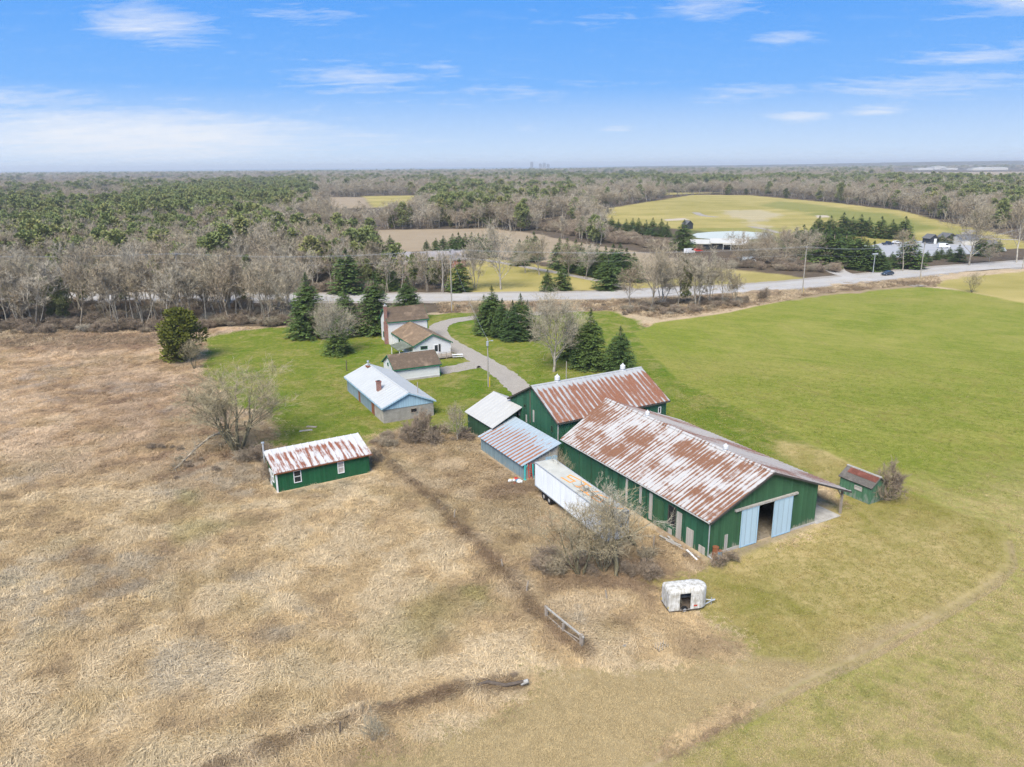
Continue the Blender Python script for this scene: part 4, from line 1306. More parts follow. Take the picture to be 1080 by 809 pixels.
MB().box(-.05, -.004, .06, .86, .45, 2.05).box(-.05, -.004, .94, 1.74, .45, 2.05).build('rear_door', M['horse'], hx)
for y in (.1, 1.62):
    MB().box(-.08, -.055, y, y + .09, .55, .75).build('marker_lamp', M['yellow'], hx)
MB().box(2.25, 2.6, -.02, -.004, .62, .75).build('plate', M['red'], hx)
MB().box(1.98, 2.7, -.012, -.004, 1.62, 1.66).hexa([(2.2, -.012, 1.0), (2.26, -.012, 1.0), (2.26, -.004, 1.0), (2.2, -.004, 1.0), (2.75, -.012, 1.4), (2.8, -.012, 1.4), (2.8, -.004, 1.4), (2.75, -.004, 1.4)]).build('stripe', M['trim_grey'], hx)
MB().box(-.02, 2.8, -.02, 1.82, .3, .375).build('frame', M['wood_dark'], hx)
for sy in (.02, 1.6):
    w = MB().tube([(1.45, sy, .32), (1.45, sy + .18, .32)], [.34, .34], 16).build('wheel', M['black'], hx)
    MB().tube([(1.45, sy - .01, .32), (1.45, sy + .19, .32)], [.16, .16], 10).build('rim', M['galv'], w)
MB().tube([(3.3, .35, .38), (4.45, .88, .42)], .05, 6).tube([(3.3, 1.45, .38), (4.45, .92, .42)], .05, 6).tube([(4.4, .9, .42), (4.7, .9, .46)], .08, 6).tube([(4.35, .9, 0), (4.35, .9, .7)], .04, 6).build('tow_hitch', M['galv'], hx)
MB().box(.05, 2.75, .05, 1.75, .383, .43).build('floor', M['wood_dark'], hx)

# ================================================================== fences, posts, scraps
def zg(p):
    return float(ground_z(np.array([p.x]), np.array([p.y]), np.array([1.0]))[0])
fA, fB = at(576, 655), at(613, 687)
fl = (fB - fA).length
fa = math.atan2(fB.y - fA.y, fB.x - fA.x)
fn = thing('rail_fence', 'short stretch of broken grey rail fence standing in matted dry grass', 'fence', fA, fa)
MB().box(-.1, .1, -.1, .1, -.4, 1.45).build('post', M['wood'], fn)
MB().box(fl - .12, fl + .12, -.12, .12, -.4, 1.6).build('post', M['wood'], fn)
MB().box(fl * .5 - .08, fl * .5 + .08, -.08, .08, -.4, 1.2).build('post', M['wood'], fn)
MB().hexa([(-.2, -.06, 1.3), (fl + .3, -.06, 1.4), (fl + .3, .06, 1.4), (-.2, .06, 1.3), (-.2, -.06, 1.42), (fl + .3, -.06, 1.52), (fl + .3, .06, 1.52), (-.2, .06, 1.42)]).build('top_rail', M['grey_wood'], fn)
MB().tube([(fl * .35, 0, .45), (fl, 0, 1.0)], .05, 5).tube([(0, .02, .6), (fl, .02, .55)], .04, 5).build('lower_rail', M['wood'], fn)
random.seed(12)
for i, (x, y, h, lean, lab) in enumerate(((555, 628, 1.2, .2, 'grey leaning fence post at the upper end of the broken rail fence'), (530, 604, 1.0, -.1, 'short fence post in the middle of the brown fence line'),
                                          (479, 549, 1.1, .15, 'fence post in the dry grass halfway up the brown fence line'), (392, 492, 1.3, -.12, 'fence post beside the right end of the small green shed'),
                                          (359, 777, 1.25, 0.05, 'dark thin stake standing on the grassy bank at the bottom'), (689, 578, 1.4, .06, 'pale post in the grass between the trailer trees and the barn'),
                                          (640, 635, 1.2, -.15, 'grey post behind the broken rail fence in the tall grass'))):
    p = at(x, y)
    o = MB().tube([(0, 0, -.4), (lean * .3, 0, h * .5), (lean, .03, h)], [.075, .07, .06], 6).tube([(lean, .03, h - .02), (lean, .03, h + .02)], [.062, .03], 6).build('fence_post', M['wood_dark'] if i == 4 else M['wood'], None, (p.x, p.y, zg(p)))
    tag(o, lab, 'fence post')
gp_ = at(675.5, 603.5)
gt = thing('wire_gate', 'narrow dark wire gate between two posts near the trailer trees', 'gate', (gp_.x, gp_.y, 0), R(20))
for x in (0, .62):
    MB().tube([(x, 0, -.3), (x, 0, 1.45)], .06, 6).build('post', M['wood_dark'], gt)
mb = MB()
for k in range(5):
    mb.tube([(0, 0, .25 + .26 * k), (.62, 0, .25 + .26 * k)], .018, 4)
mb.build('wire', M['wood_dark'], gt)
lg = [at(x, y) for x, y in ((503, 728), (514, 725.5), (533, 728.5), (552, 726))]
zz = [zg(p) for p in lg]
o = MB().tube([Vector((p.x, p.y, z + .22 + .08 * i)) - Vector((lg[0].x, lg[0].y, 0)) for i, (p, z) in enumerate(zip(lg, zz))], [.09, .13, .14, .12], 8).build('fallen_log', M['wood_dark'], None, (lg[0].x, lg[0].y, 0))
tag(o, 'dark fallen log lying at the end of the grassy bank', 'log')
p = at(553, 726)
o = MB().tube([(-.25, 0, .25), (.05, .02, .42), (.3, .05, .5)], [.14, .17, .16], 10).tube([(.3, .05, .5), (.33, .05, .5)], [.16, .08], 10).build('metal_pipe', M['trim_grey'], None, (p.x, p.y, zg(p)))
tag(o, 'short grey pipe end beside the tip of the dark fallen log', 'pipe')
def plank(x, y, L, w, rz, m, lab, cat='plank', h=.08, name='plank'):
    p = at(x, y)
    o = MB().box(-L / 2, L / 2, -w / 2, w / 2, 0, h).box(-L / 2 + .1, L / 2 - .25, -w / 2 + .04, w / 2 - .06, h, h + .04).build(name, m, None, (p.x, p.y, .02), (0, 0, R(rz)))
    return tag(o, lab, cat)
plank(322.6, 454.5, 1.9, .4, 20, M['grey_wood'], 'left of two pale planks lying on the green lawn')
plank(328.6, 450.5, 1.6, .5, -10, M['wood'], 'browner plank with a raised end on the green lawn')
plank(715, 588, 1.1, .6, 20, M['trim_green'], 'flat green sheet lying in brown grass near the barn side', 'sheet', name='scrap_sheet')
o = plank(659, 681.5, .8, .35, 60, M['galv'], 'pale scrap of sheet metal right of the rail fence end', 'scrap', .15, 'scrap_metal')
p = at(683.3, 587)
o = MB().tube([(0, 0, 0), (0, 0, .42)], [.2, .26], 10).tube([(0, 0, .42), (0, 0, .46)], [.28, .28], 10).build('bucket', M['trim_dark'], None, (p.x, p.y, 0))
tag(o, 'dark bucket standing in the grass left of the barn wall', 'bucket')
p = at(697, 686)
ol = thing('scrap_harrow', 'dark rusted farm implement lying in dry grass below the horse trailer', 'farm implement', (p.x, p.y, zg(p) - .12), .5)
ol.scale = (.72, .72, .9)
mb = MB()
for k in range(4):
    mb.tube([(-.7, -.4 + .28 * k, .25), (.7, -.4 + .28 * k, .35)], .04, 5)
mb.tube([(-.6, -.5, .28), (-.6, .55, .3)], .05, 5).tube([(.6, -.5, .36), (.6, .55, .34)], .05, 5)
mb.build('frame', M['wood_dark'], ol)
mb = MB()
for k in range(12):
    x, y = -.6 + .4 * (k % 4), -.4 + .28 * (k // 4) * 1.3
    mb.tube([(x, y, .32), (x + .05, y, .75)], [.03, .01], 4)
mb.build('tines', M['galv'], ol)

# ================================================================== utility poles and wires
def pole(bx, by, ty_, lab, r=.15, arm=True, mat=None, guard=False, ra=0.0, name='utility_pole', cat='utility pole', group=None, topx=None):
    p = at(bx, by)
    h = height_at(bx, ty_, p)
    t = thing(name, lab, cat, (p.x, p.y, 0), ra, group)
    MB().tube([(0, 0, -.3), (0, 0, h * .5), (0, 0, h)], [r, r * .85, r * .7], 8).build('pole', mat or M['pole'], t)
    if arm:
        MB().box(-1.2, 1.2, -.06, .06, h - .75, h - .6).tube([(-.7, 0, h - .62), (0, 0, h - 1.3)], .03, 4).tube([(.7, 0, h - .62), (0, 0, h - 1.3)], .03, 4).build('crossarm', M['wood'], t)
        for x in (-1.1, -.55, .55, 1.1):
            MB().tube([(x, 0, h - .6), (x, 0, h - .42), (x, 0, h - .36)], [.05, .06, .02], 6).build('insulator', M['trim_grey'], t)
    if guard:
        MB().tube([(.28, -.25, 0), (.28, -.25, 1.9)], .07, 6).build('guard', M['yellow'], t)
        MB().tube([(.28, -.25, 1.9), (.03, 0, h * .8)], .012, 4).build('stay_wire', M['galv'], t)
    return Vector((p.x, p.y, h)), t
rp_ = []
road_arm = R(80)
for a in ((-190, 333, 262, 'tall road pole far outside on the left'), (193, 331, 266, 'tall utility pole among the bare roadside trees on the left'), (476.6, 329, 262, 'tall greenish pole with a yellow guard where the driveway meets the road'),
          (846, 309.6, 259, 'tall weathered utility pole at the corner of the green field by the road'), (970, 295, 255, 'slim roadside pole near the farm lane on the right'), (1078, 284, 238, 'roadside pole at the right edge of the picture')):
    v, t = pole(a[0], a[1], a[2], a[3], .16, ra=road_arm, guard=a[0] in (476.6, 846, 970), mat=M['pole'])
    rp_.append(v)
pole(467.3, 309, 268.8, 'pale utility pole on the far side of the road', .15, False)
dv, dpole = pole(515, 408, 357, 'slim utility pole with a yellow guard by the gravel driveway', .12, False, guard=True)
MB().tube([(0, -.3, 7.6), (0, -.3, 8.4)], .22, 10).box(-.05, .05, -.2, .0, 7.9, 8.05).build('transformer', M['galv'], dpole)
MB().tube([(0, 0, 8.3), (.7, -.1, 8.5)], .03, 5).box(.6, 1.0, -.2, 0, 8.4, 8.55).build('yard_lamp', M['galv'], dpole)
pole(441.7, 437, 403, 'bare grey pole against the grey end of the workshop', .09, False)
pole(365.8, 391, 380, 'short dark post left of the workshop roof', .1, False, M['wood_dark'], name='yard_post', cat='post')
pole(597.2, 401, 381, 'grey post standing behind the tall barn near the bare tree', .1, False, name='yard_post', cat='post')
lv, lt_ = pole(920.6, 288, 267.5, 'pale lamp post with a box head at the golf entrance', .14, False, M['galv'], name='lamp_post', cat='lamp post', guard=False)
MB().box(-1.0, 1.0, -.25, .25, lv.z - .3, lv.z + .1).build('lamp_head', M['galv'], lt_)
def wire(a, b, sag, lab, grp):
    pts = []
    for k in range(13):
        t = k / 12
        q = a.lerp(b, t)
        q.z -= sag * 4 * t * (1 - t)
        pts.append(q - a)
    o = MB().tube(pts, .014, 3).build('power_line', M['galv'], None, a)
    tag(o, lab, 'power line', grp)
for i in range(len(rp_) - 1):
    for k, (ox, dz) in enumerate(((-1.1, -.36), (.55, -.36), (1.1, -.36), (0, -2.6))):
        sh = Vector((math.cos(road_arm), math.sin(road_arm), 0)) * ox + Vector((0, 0, dz))
        wire(rp_[i] + sh, rp_[i + 1] + sh, 1.3, 'thin power line slung between the tall roadside poles', 'power lines along the road')
wire(rp_[2] + Vector((0, 0, -1.2)), dv + Vector((0, 0, -.2)), 1.0, 'thin power line from the roadside pole down to the driveway pole', None)

# ================================================================== cars
def car(x, y, rz, col, lab, kind='hatch', wx=None):
    p = at(x, y)
    t = thing('parked_car' if wx is None else 'car', lab, 'car', (p.x, p.y, .06), rz)
    paint = plain('car_paint_%d' % len(bpy.data.materials), col, .25, .05, spec=.5)
    L, Wd = 4.5, 1.8
    if kind == 'pickup':
        pr = [(-2.6, .45), (2.6, .45), (2.65, .95), (1.5, 1.05), (.9, 1.75), (-.5, 1.78), (-.7, 1.1), (-2.6, 1.1)]
    elif kind == 'van':
        pr = [(-2.5, .4), (2.5, .4), (2.5, 1.1), (1.8, 1.3), (1.3, 2.2), (-2.45, 2.25)]
    else:
        pr = [(-2.2, .4), (2.2, .4), (2.25, .75), (1.2, .98), (.45, 1.45), (-1.2, 1.5), (-2.0, 1.05), (-2.25, .8)]
    MB().prism(pr, -Wd / 2, Wd / 2).build('body', paint, t)
    gl = MB()
    if kind == 'pickup':
        q = [(1.3, 1.12), (.82, 1.66), (-.42, 1.68), (-.5, 1.15)]
    elif kind == 'van':
        q = [(1.75, 1.4), (1.4, 2.05), (.4, 2.05), (.4, 1.4)]
    else:
        q = [(1.0, 1.02), (.4, 1.38), (-1.1, 1.42), (-1.75, 1.05)]
    gl.prism(q, -Wd / 2 - .01, Wd / 2 + .01)
    gl.build('side_glass', M['glass'], t)
    for sx in (-1.4, 1.4):
        for sy in (-.93, .73):
            w = MB().tube([(sx, sy, .33), (sx, sy + .2, .33)], [.34, .34], 12).build('wheel', M['black'], t)
            MB().tube([(sx, sy - .01, .33), (sx, sy + .21, .33)], [.18, .18], 8).build('rim', M['galv'], w)
    for sy in (-.8, .55):
        xf = max(q_[0] for q_ in pr)
        MB().box(xf - .08, xf + .01, sy, sy + .25, .68, .82).build('headlight', M['white_metal'], t)
car(935.8, 290.5, R(-158), (.03, .045, .07), 'dark blue car driving along the road past the golf entrance', 'hatch', 1)
car(936, 258.5, R(10), (.02, .03, .06), 'dark pickup parked at the far left of the golf car park', 'pickup')
car(946, 257.2, R(8), (.6, .6, .62), 'white car parked beside the dark pickup', 'hatch')
car(964, 256.4, R(5), (.35, .37, .4), 'silver car parked along the back of the golf car park', 'hatch')
car(995, 261.8, R(-4), (.7, .7, .7), 'white van parked alone in the middle of the car park', 'van')
car(913, 262, R(60), (.4, .42, .45), 'grey car parked near the car park entrance', 'hatch')
car(727, 267.5, R(30), (.7, .7, .72), 'white van beside the white roofed golf clubhouse', 'van')
car(735.5, 266, R(20), (.5, .06, .05), 'red car tucked between the white van and the clubhouse', 'hatch')
car(777, 276, R(25), (.1, .2, .24), 'blue green pickup parked under the bare trees in front of the clubhouse', 'pickup')
car(790, 277, R(10), (.6, .62, .62), 'pale van under the bare trees near the pond', 'van')

# ================================================================== far buildings
def far_house(x, y, w, l, e, r, th, wall, roof, name, lab, cat, opening=None):
    p = at(x, y)
    return gable_building(name, lab, cat, (p.x, p.y), th, w, l, e, r, wall, roof, None, .4, .4, ribs=0)
wallw = plain('cream_wall', (.5, .48, .45), .8)
wallb = plain('far_brick', (.24, .11, .085), .9)
roofw = plain('white_flat_roof', (.5, .485, .45), .6, .08, .3)
roofg = plain('grey_lilac_roof', (.24, .225, .235), .9)
darkw = plain('dark_clad_wall', (.03, .035, .045), .7)
roofd = plain('dark_far_roof', (.12, .12, .125), .8)
h1 = far_house(444, 279.5, 8, 17, 2.8, 5.6, -78, wallb, roofg, 'bungalow', 'long brick bungalow with a pale grey roof beyond the road', 'house')
p = at(468, 280)
MB().prism([(-4, 3.2), (0, 6.2), (4, 3.2), (4, 2.9), (-4, 2.9)], -4, 6).build('gable_roof', roofg, h1, (8.5, 12.5, 0), (0, 0, R(90)))
MB().prism([(-3.6, -.3), (3.6, -.3), (3.6, 3.1), (0, 5.7), (-3.6, 3.1)], -3.6, 5).build('gable_wall', wallb, h1, (8.5, 12.5, 0), (0, 0, R(90)))
for yy in (2, 5):
    window(h1, 'x', yy, yy + 1.6, .9, 2.2, 8, 1, M['white'], M['glass'])
far_house(288, 281, 7, 9, 2.8, 4.2, -80, M['white'], roofw, 'metal_shed', 'white metal shed among bare trees on the left beyond the road', 'shed')
far_house(408, 277.5, 7, 9, 2.6, 4.6, -75, M['grey_wood'], roofg, 'outbuilding', 'grey outbuilding left of the brick bungalow beyond the road', 'shed')
def clubhouse():
    p = at(729, 263)
    t = thing('golf_clubhouse', 'long low clubhouse with two white roofs and a dark fascia by the pond', 'clubhouse', (p.x, p.y, 0), R(-12))
    MB().box(0, 8, 0, 8, -.3, 2.75).build('wall', darkw, t)
    MB().box(8.02, 25, 2, 10, -.3, 3.2).build('hall_wall', darkw, t)
    rb = MB()
    flat_slab(rb, (-.6, -1, 2.8), (8.4, -1, 2.8), (8.4, 9, 3.8), (-.6, 9, 3.8), .3)
    rb.build('roof', roofw, t)
    rb = MB()
    flat_slab(rb, (8.5, .6, 3.1), (26, .6, 3.1), (26, 11, 4.2), (8.5, 11, 4.2), .4)
    rb.build('hall_roof', roofw, t)
    MB().box(14, 24.5, -1.2, 1.9, 2.45, 2.6).build('awning', roofw, t)
    MB().box(14, 24.5, 1.9, 1.98, .8, 2.3).build('window_band', M['glass'], t)
    for x in (14.2, 17.6, 21, 24.3):
        MB().box(x - .08, x + .08, -1.1, -.94, 0, 2.45).build('post', M['white'], t)
clubhouse()
far_house(724, 241.8, 4.5, 5, 3, 5, 20, darkw, roofd, 'range_hut', 'dark gabled hut alone on the grass left of the pond', 'hut')
hh = far_house(980, 257.2, 5, 5, 2.6, 4.4, 10, darkw, roofd, 'golf_hut', 'black hut with a white door at the back of the car park', 'hut')
panel(hh, 'y', 2.4, 3.8, 0, 2.4, 0, -1, M['white'], 'door')
far_house(1032, 258.0, 8, 9, 2.6, 4.6, 100, wallw, roofd, 'pro_shop', 'wide grey roofed building behind the car park', 'house')
far_house(997, 256.5, 6, 6, 2.8, 4.6, 10, darkw, roofd, 'golf_hut', 'dark hut right of the white doored hut, partly behind conifers', 'hut')
far_house(1053, 263.2, 6, 7, 2.4, 4, 100, darkw, roofd, 'golf_hut', 'dark roofed hut at the right end of the car park', 'hut')
for x, y, w, l, h, lab in ((984, 179.2, 45, 85, 10, 'leftmost white warehouse on the far hillside'), (998, 178.8, 60, 70, 16, 'taller pale warehouse second from the left on the far hillside'), (1010, 179.0, 45, 62, 9, 'low white warehouse in the middle of the far row'),
                           (1038, 179.6, 40, 60, 11, 'white warehouse beginning the right hand far group'), (1048, 179.4, 55, 75, 13, 'big white warehouse in the right hand far group'), (1063, 179.2, 50, 90, 12, 'rightmost long white warehouse on the far hillside')):
    far_house(x, y, w, l, h * .8, h, 100, wallw, roofw, 'warehouse', lab, 'warehouse')
def block_tower(X, Y, w, d, h, lab):
    t = thing('tower_block', lab, 'tower block', (X, Y, 0), .2)
    m = plain('far_concrete', (.2, .21, .24), .9)
    MB().box(-w / 2, w / 2, -d / 2, d / 2, -1, h).build('wall', m, t)
    MB().box(-w / 5, w / 5, -d / 5, d / 5, h, h + 5).build('roof_housing', m, t)
    mb = MB()
    for k in range(int(h // 7)):
        mb.box(-w / 2 + 2, w / 2 - 2, -d / 2 - .3, -d / 2 - .05, 3 + 7 * k, 5.5 + 7 * k)
    mb.build('window_band', M['glass'], t)
def rx(px, Y):
    return (px - CX) / F * Y
block_tower(rx(561.8, 8800), 8800, 30, 25, 74, 'slim grey tower block on the hazy horizon')
block_tower(rx(570.5, 9000), 9000, 32, 25, 54, 'left tower of the cluster on the hazy horizon')
block_tower(rx(574.5, 9000), 9050, 34, 25, 62, 'middle and highest tower of the hazy cluster')
block_tower(rx(578.3, 9000), 9000, 30, 25, 50, 'right tower of the cluster on the hazy horizon')
# ================================================================== vegetation
def tinted(name, cols, rough=.95, sc=1.5, var=.45):
    """colour differs from tree to tree and from clump to clump"""
    t = NT(name)
    rnd = t.n('ObjectInfo').outputs['Random']
    cr = t.n('ValToRGB', {0: rnd})
    el = cr.color_ramp.elements
    el[0].color = tuple(cols[0]) + (1,)
    el[1].color = tuple(cols[-1]) + (1,)
    for i, c in enumerate(cols[1:-1]):
        e = el.new((i + 1) / (len(cols) - 1))
        e.color = tuple(c) + (1,)
    nz = t.ramp(t.noise(t.obj(), sc, 3, .6), .3, .7)
    k = t.m('ADD', 1 - var, t.m('MULTIPLY', nz, 2 * var))
    c = t.mix(1.0, cr.outputs[0], t.comb(k, k, k), 'MULTIPLY')
    return t.out(c, rough, spec=.1)
BARK = tinted('grey_bark', [(.24, .21, .165), (.34, .31, .26), (.2, .17, .135)])
BARK_D = tinted('dark_bark', [(.13, .105, .085), (.18, .15, .12)])
BARK_M = tinted('mossy_bark', [(.15, .135, .085), (.19, .165, .11)])
TWIG = tinted('bare_twigs', [(.31, .26, .18), (.36, .32, .245), (.33, .265, .19), (.29, .245, .175), (.40, .36, .29)])
TWIG_OL = tinted('olive_twigs', [(.33, .28, .185), (.29, .25, .16)])
TWIG_RD = tinted('brown_twigs', [(.30, .235, .175), (.25, .2, .15)])
TWIG_PALE = tinted('pale_lichen_twigs', [(.34, .32, .26), (.30, .27, .2)])
NEEDLE = tinted('spruce_needles', [(.085, .135, .04), (.105, .155, .04), (.07, .12, .04)], sc=1.2)
NEEDLE_Y = tinted('yellow_green_sprays', [(.105, .115, .022), (.085, .1, .02)], sc=.9)
PINE = tinted('pine_needles', [(.165, .20, .075), (.20, .22, .08), (.15, .18, .07), (.24, .235, .09)], sc=.25)
WINE = tinted('far_cedar', [(.10, .105, .02), (.075, .1, .02)], sc=.4)

def bare_tree(seed, H, r0, stems=1, spread=.5, nb=(8, 5, 4), twigs=6, tw=.03, tl=.8, lo=.3, up=.12, first=.55, lean=None, jit=.16):
    rg = random.Random(seed)
    T, C = MB(), MB()
    lv = len(nb)
    def rv():
        return Vector((rg.uniform(-1, 1), rg.uniform(-1, 1), rg.uniform(-1, 1)))
    def grow(p, d, L, r, l):
        n = (6, 4, 3, 2)[min(l, 3)]
        pts = [p]
        for i in range(n):
            d = (d + rv() * jit * (1 + .5 * l) + Vector((0, 0, up))).normalized()
            p = p + d * (L / n)
            pts.append(p)
        rad = [max(r * (1 - .75 * i / n), tw * .4) for i in range(n + 1)]
        (T if l < 2 else C).tube(pts, rad, (7, 4, 3, 3)[min(l, 3)], cap=False)
        if l < lv:
            for k in range(nb[l]):
                t = lo + (1 - lo) * ((k + rg.random()) / nb[l]) if l == 0 else rg.uniform(.25, 1)
                i = min(int(t * n), n - 1)
                q = pts[i].lerp(pts[i + 1], t * n - i)
                tg = (pts[i + 1] - pts[i]).normalized()
                side = tg.cross(rv()).normalized()
                a = rg.uniform(.45, .95) if l == 0 else rg.uniform(.4, 1.0)
                dd = tg * math.cos(a) + side * math.sin(a)
                grow(q, dd, L * rg.uniform(.38, .62) * ((1.25 - .6 * t) * spread * 2 if l == 0 else 1), r * (1 - .7 * t) * rg.uniform(.4, .6), l + 1)
        if l >= lv - 1:
            for k in range(twigs if l == lv else twigs // 2 + 1):
                t = rg.random()
                i = min(int(t * n), n - 1)
                q = pts[i].lerp(pts[i + 1], t * n - i)
                dd = ((pts[i + 1] - pts[i]).normalized() + rv() * .75 + Vector((0, 0, .15))).normalized()
                w = dd.cross(rv()).normalized() * tw * .5
                tip = q + dd * tl * rg.uniform(.5, 1.2)
                C.add([q - w, q + w, tip], [(0, 1, 2)])
    for s in range(stems):
        a = 2 * math.pi * (s + rg.random() * .6) / max(stems, 1)
        tilt = 0 if stems == 1 else rg.uniform(.15, .55) * first * 1.6
        d0 = Vector((math.sin(tilt) * math.cos(a), math.sin(tilt) * math.sin(a), math.cos(tilt)))
        if lean:
            d0 = (d0 + Vector(lean)).normalized()
        grow(Vector((math.cos(a), math.sin(a), 0)) * (r0 * .8 if stems > 1 else 0) + Vector((0, 0, -.2)), d0, H * (1 if stems == 1 else rg.uniform(.72, 1)) * .78, r0 * (1 if stems == 1 else .7), 0)
    return T, C

def quad_spray(mb, q, d, up_, L, w):
    s = d.cross(up_).normalized() * w
    mb.add([q - s * .35, q + s * .35, q + d * L * .55 + s, q + d * L, q + d * L * .55 - s], [(0, 1, 2, 3, 4)])

def spruce(seed, H, rb, step=.32, nbr=9, ragged=.25, p=.85, droop=.3, base=.06, sz=1.0):
    rg = random.Random(seed)
    T, C = MB(), MB()
    T.tube([(0, 0, -.2), (0, 0, H * .5), (0, 0, H * .98)], [.022 * H, .014 * H, .02], 7)
    z = H * base
    while z < H * .985:
        f = 1 - z / H
        rr = rb * (f ** p) * min(1.0, (f / .34) ** .6) + .05
        kk = min(1.0, .14 + rr / (.5 * rb))
        for k in range(max(4, int(nbr * (.55 + .6 * f)))):
            a = rg.random() * 6.283
            l = rr * rg.uniform(1 - ragged * 1.6, 1 + ragged * .6)
            dirh = Vector((math.cos(a), math.sin(a), 0))
            st = Vector((0, 0, z + rg.uniform(-.15, .15)))
            tilt = rg.uniform(-.35, .1) * droop * 2 + (1.4 - 6 * f if f < .15 else 0)
            d = (dirh + Vector((0, 0, tilt))).normalized()
            m = max(1, int(l / (.42 * sz)))
            for j in range(m + 1):
                t = (j + .5) / (m + 1)
                q = st + d * l * t + Vector((0, 0, -.12 * l * t * t + rg.uniform(-.05, .05)))
                for sgn in (-1, 1):
                    sd_ = (d + Vector((-dirh.y, dirh.x, 0)) * sgn * rg.uniform(.5, 1.1) + Vector((0, 0, rg.uniform(-.45, .15)))).normalized()
                    quad_spray(C, q, sd_, Vector((rg.uniform(-.5, .5), rg.uniform(-.5, .5), 1)), (.62 - .2 * t) * sz * rg.uniform(.8, 1.25) * kk, .11 * sz * kk)
            quad_spray(C, st + d * l * .8, (d + Vector((0, 0, .2))).normalized(), Vector((0, 0, 1)), .5 * sz * kk, .1 * sz * kk)
        z += step * (.75 + .5 * f)
    quad_spray(C, Vector((0, 0, H * .93)), Vector((0, 0, 1)), Vector((1, 0, 0)), .08 * H, .035 * sz)
    quad_spray(C, Vector((0, 0, H * .93)), Vector((0, 0, 1)), Vector((0, 1, 0)), .08 * H, .035 * sz)
    return T, C

def clump_tree(seed, H, R_, n=12, per=60, sz=.5, low=.35, squash=.7, stem=.16):
    """round crowned pine / cedar: leaf sized sprays on the shells of many clumps"""
    rg = random.Random(seed)
    T, C = MB(), MB()
    T.tube([(0, 0, -.2), (rg.uniform(-.2, .2), 0, H * .5), (0, 0, H * .9)], [stem, stem * .7, .05], 6)
    for k in range(n):
        t = rg.random()
        z = H * (low + (1 - low) * (k + .5) / n)
        f = math.sin(math.pi * min(1, max(.08, (z / H - low * .75) / (1.02 - low * .75)))) ** .6
        a = rg.random() * 6.283
        r = R_ * f * rg.uniform(.2, .75)
        c = Vector((r * math.cos(a), r * math.sin(a), z))
        cr = R_ * rg.uniform(.3, .5) * (.5 + .5 * f)
        T.tube([(0, 0, max(z - cr * .7, .1)), c], [stem * .3, .03], 4, cap=False)
        for j in range(per):
            d = Vector((rg.gauss(0, 1), rg.gauss(0, 1), rg.gauss(.25, 1))).normalized()
            q = c + Vector((d.x, d.y, d.z * squash)) * cr * rg.uniform(.55, 1.0)
            dd = (d + Vector((rg.uniform(-.6, .6), rg.uniform(-.6, .6), rg.uniform(0, .9)))).normalized()
            quad_spray(C, q, dd, Vector((rg.uniform(-1, 1), rg.uniform(-1, 1), rg.uniform(-1, 1))), sz * rg.uniform(.7, 1.3), sz * .3)
    return T, C

PROTO, USED = {}, set()
def proto(key, TC, name, H, bark, leaf, trunk_name='trunk', crown_name='crown'):
    e = bpy.data.objects.new(name, None)
    ch = []
    for mb, nm, m, sm in ((TC[0], trunk_name, bark, True), (TC[1], crown_name, leaf, False)):
        if mb.v:
            ch.append((nm, mb.mesh(nm, m, sm)))
    PROTO[key] = (name, H, ch)

def put(key, loc, H, label, group=None, rz=None, wide=1.0, cat='tree'):
    if 'spruce' in key:
        wide, H = wide * (1.18 if key[0] == 's' else 1.3), H * (1.05 if key[0] == 's' else 1.16)
    name, H0, ch = PROTO[key]
    t = thing(name, label, cat, loc, random.random() * 6.28 if rz is None else rz, group)
    s = H / H0
    t.scale = (s * wide, s * wide, s)
    for nm, me in ch:
        c = bpy.data.objects.new(nm, me)
        COL.objects.link(c)
        c.parent = t
    return t

def tree_px(key, x, by, ty_, label, group=None, wide=1.0, cat='tree', rz=None):
    p = at(x, by)
    return put(key, (p.x, p.y, 0), max(.6, height_at(x, ty_, p)), label, group, rz, wide, cat)

# --- prototypes
for k, (sd_, st, lo_, sp) in enumerate(((1, 1, .35, .42), (2, 1, .3, .5), (3, 2, .3, .4), (4, 1, .45, .38), (5, 3, .3, .35), (6, 1, .25, .55))):
    proto('bare%d' % k, bare_tree(sd_ + 20, 13, .17, st, sp, (9, 5, 4), 6, .055, 1.0, lo_, .14), 'bare_tree', 13, BARK, TWIG)
for k in range(3):
    proto('belt%d' % k, bare_tree(k + 140, 15, .16, 1 + (k == 2), .36, (8, 5, 4), 6, .055, 1.0, .5, .16), 'bare_tree', 15, BARK, TWIG)
for k in range(3):
    proto('vase%d' % k, bare_tree(k + 60, 10, .18, 1, .66, (16, 8, 5), 8, .03, .75, .22, .12), 'bare_tree', 10, BARK, TWIG)
proto('maple', bare_tree(71, 10, .24, 1, .74, (22, 10, 7), 8, .026, .6, .18, .1), 'bare_tree', 10, BARK, TWIG)
proto('willow', bare_tree(75, 10, .2, 7, .55, (8, 6, 5), 4, .022, .75, .38, .12, .75), 'bare_tree', 10, BARK_M, TWIG_OL)
proto('thorn', bare_tree(81, 7, .11, 6, .6, (6, 5, 4), 3, .02, .55, .3, .14, .6), 'bare_tree', 7, BARK_M, TWIG_OL)
proto('apple', bare_tree(84, 7.5, .24, 1, .62, (8, 6, 5), 6, .024, .5, .4, .06, .5, (.06, 0, 0), .24), 'bare_tree', 7.5, BARK_M, TWIG_PALE)
proto('multi', bare_tree(88, 12, .2, 4, .45, (8, 6, 4), 7, .045, .9, .35, .12, .5), 'bare_tree', 12, BARK, TWIG)
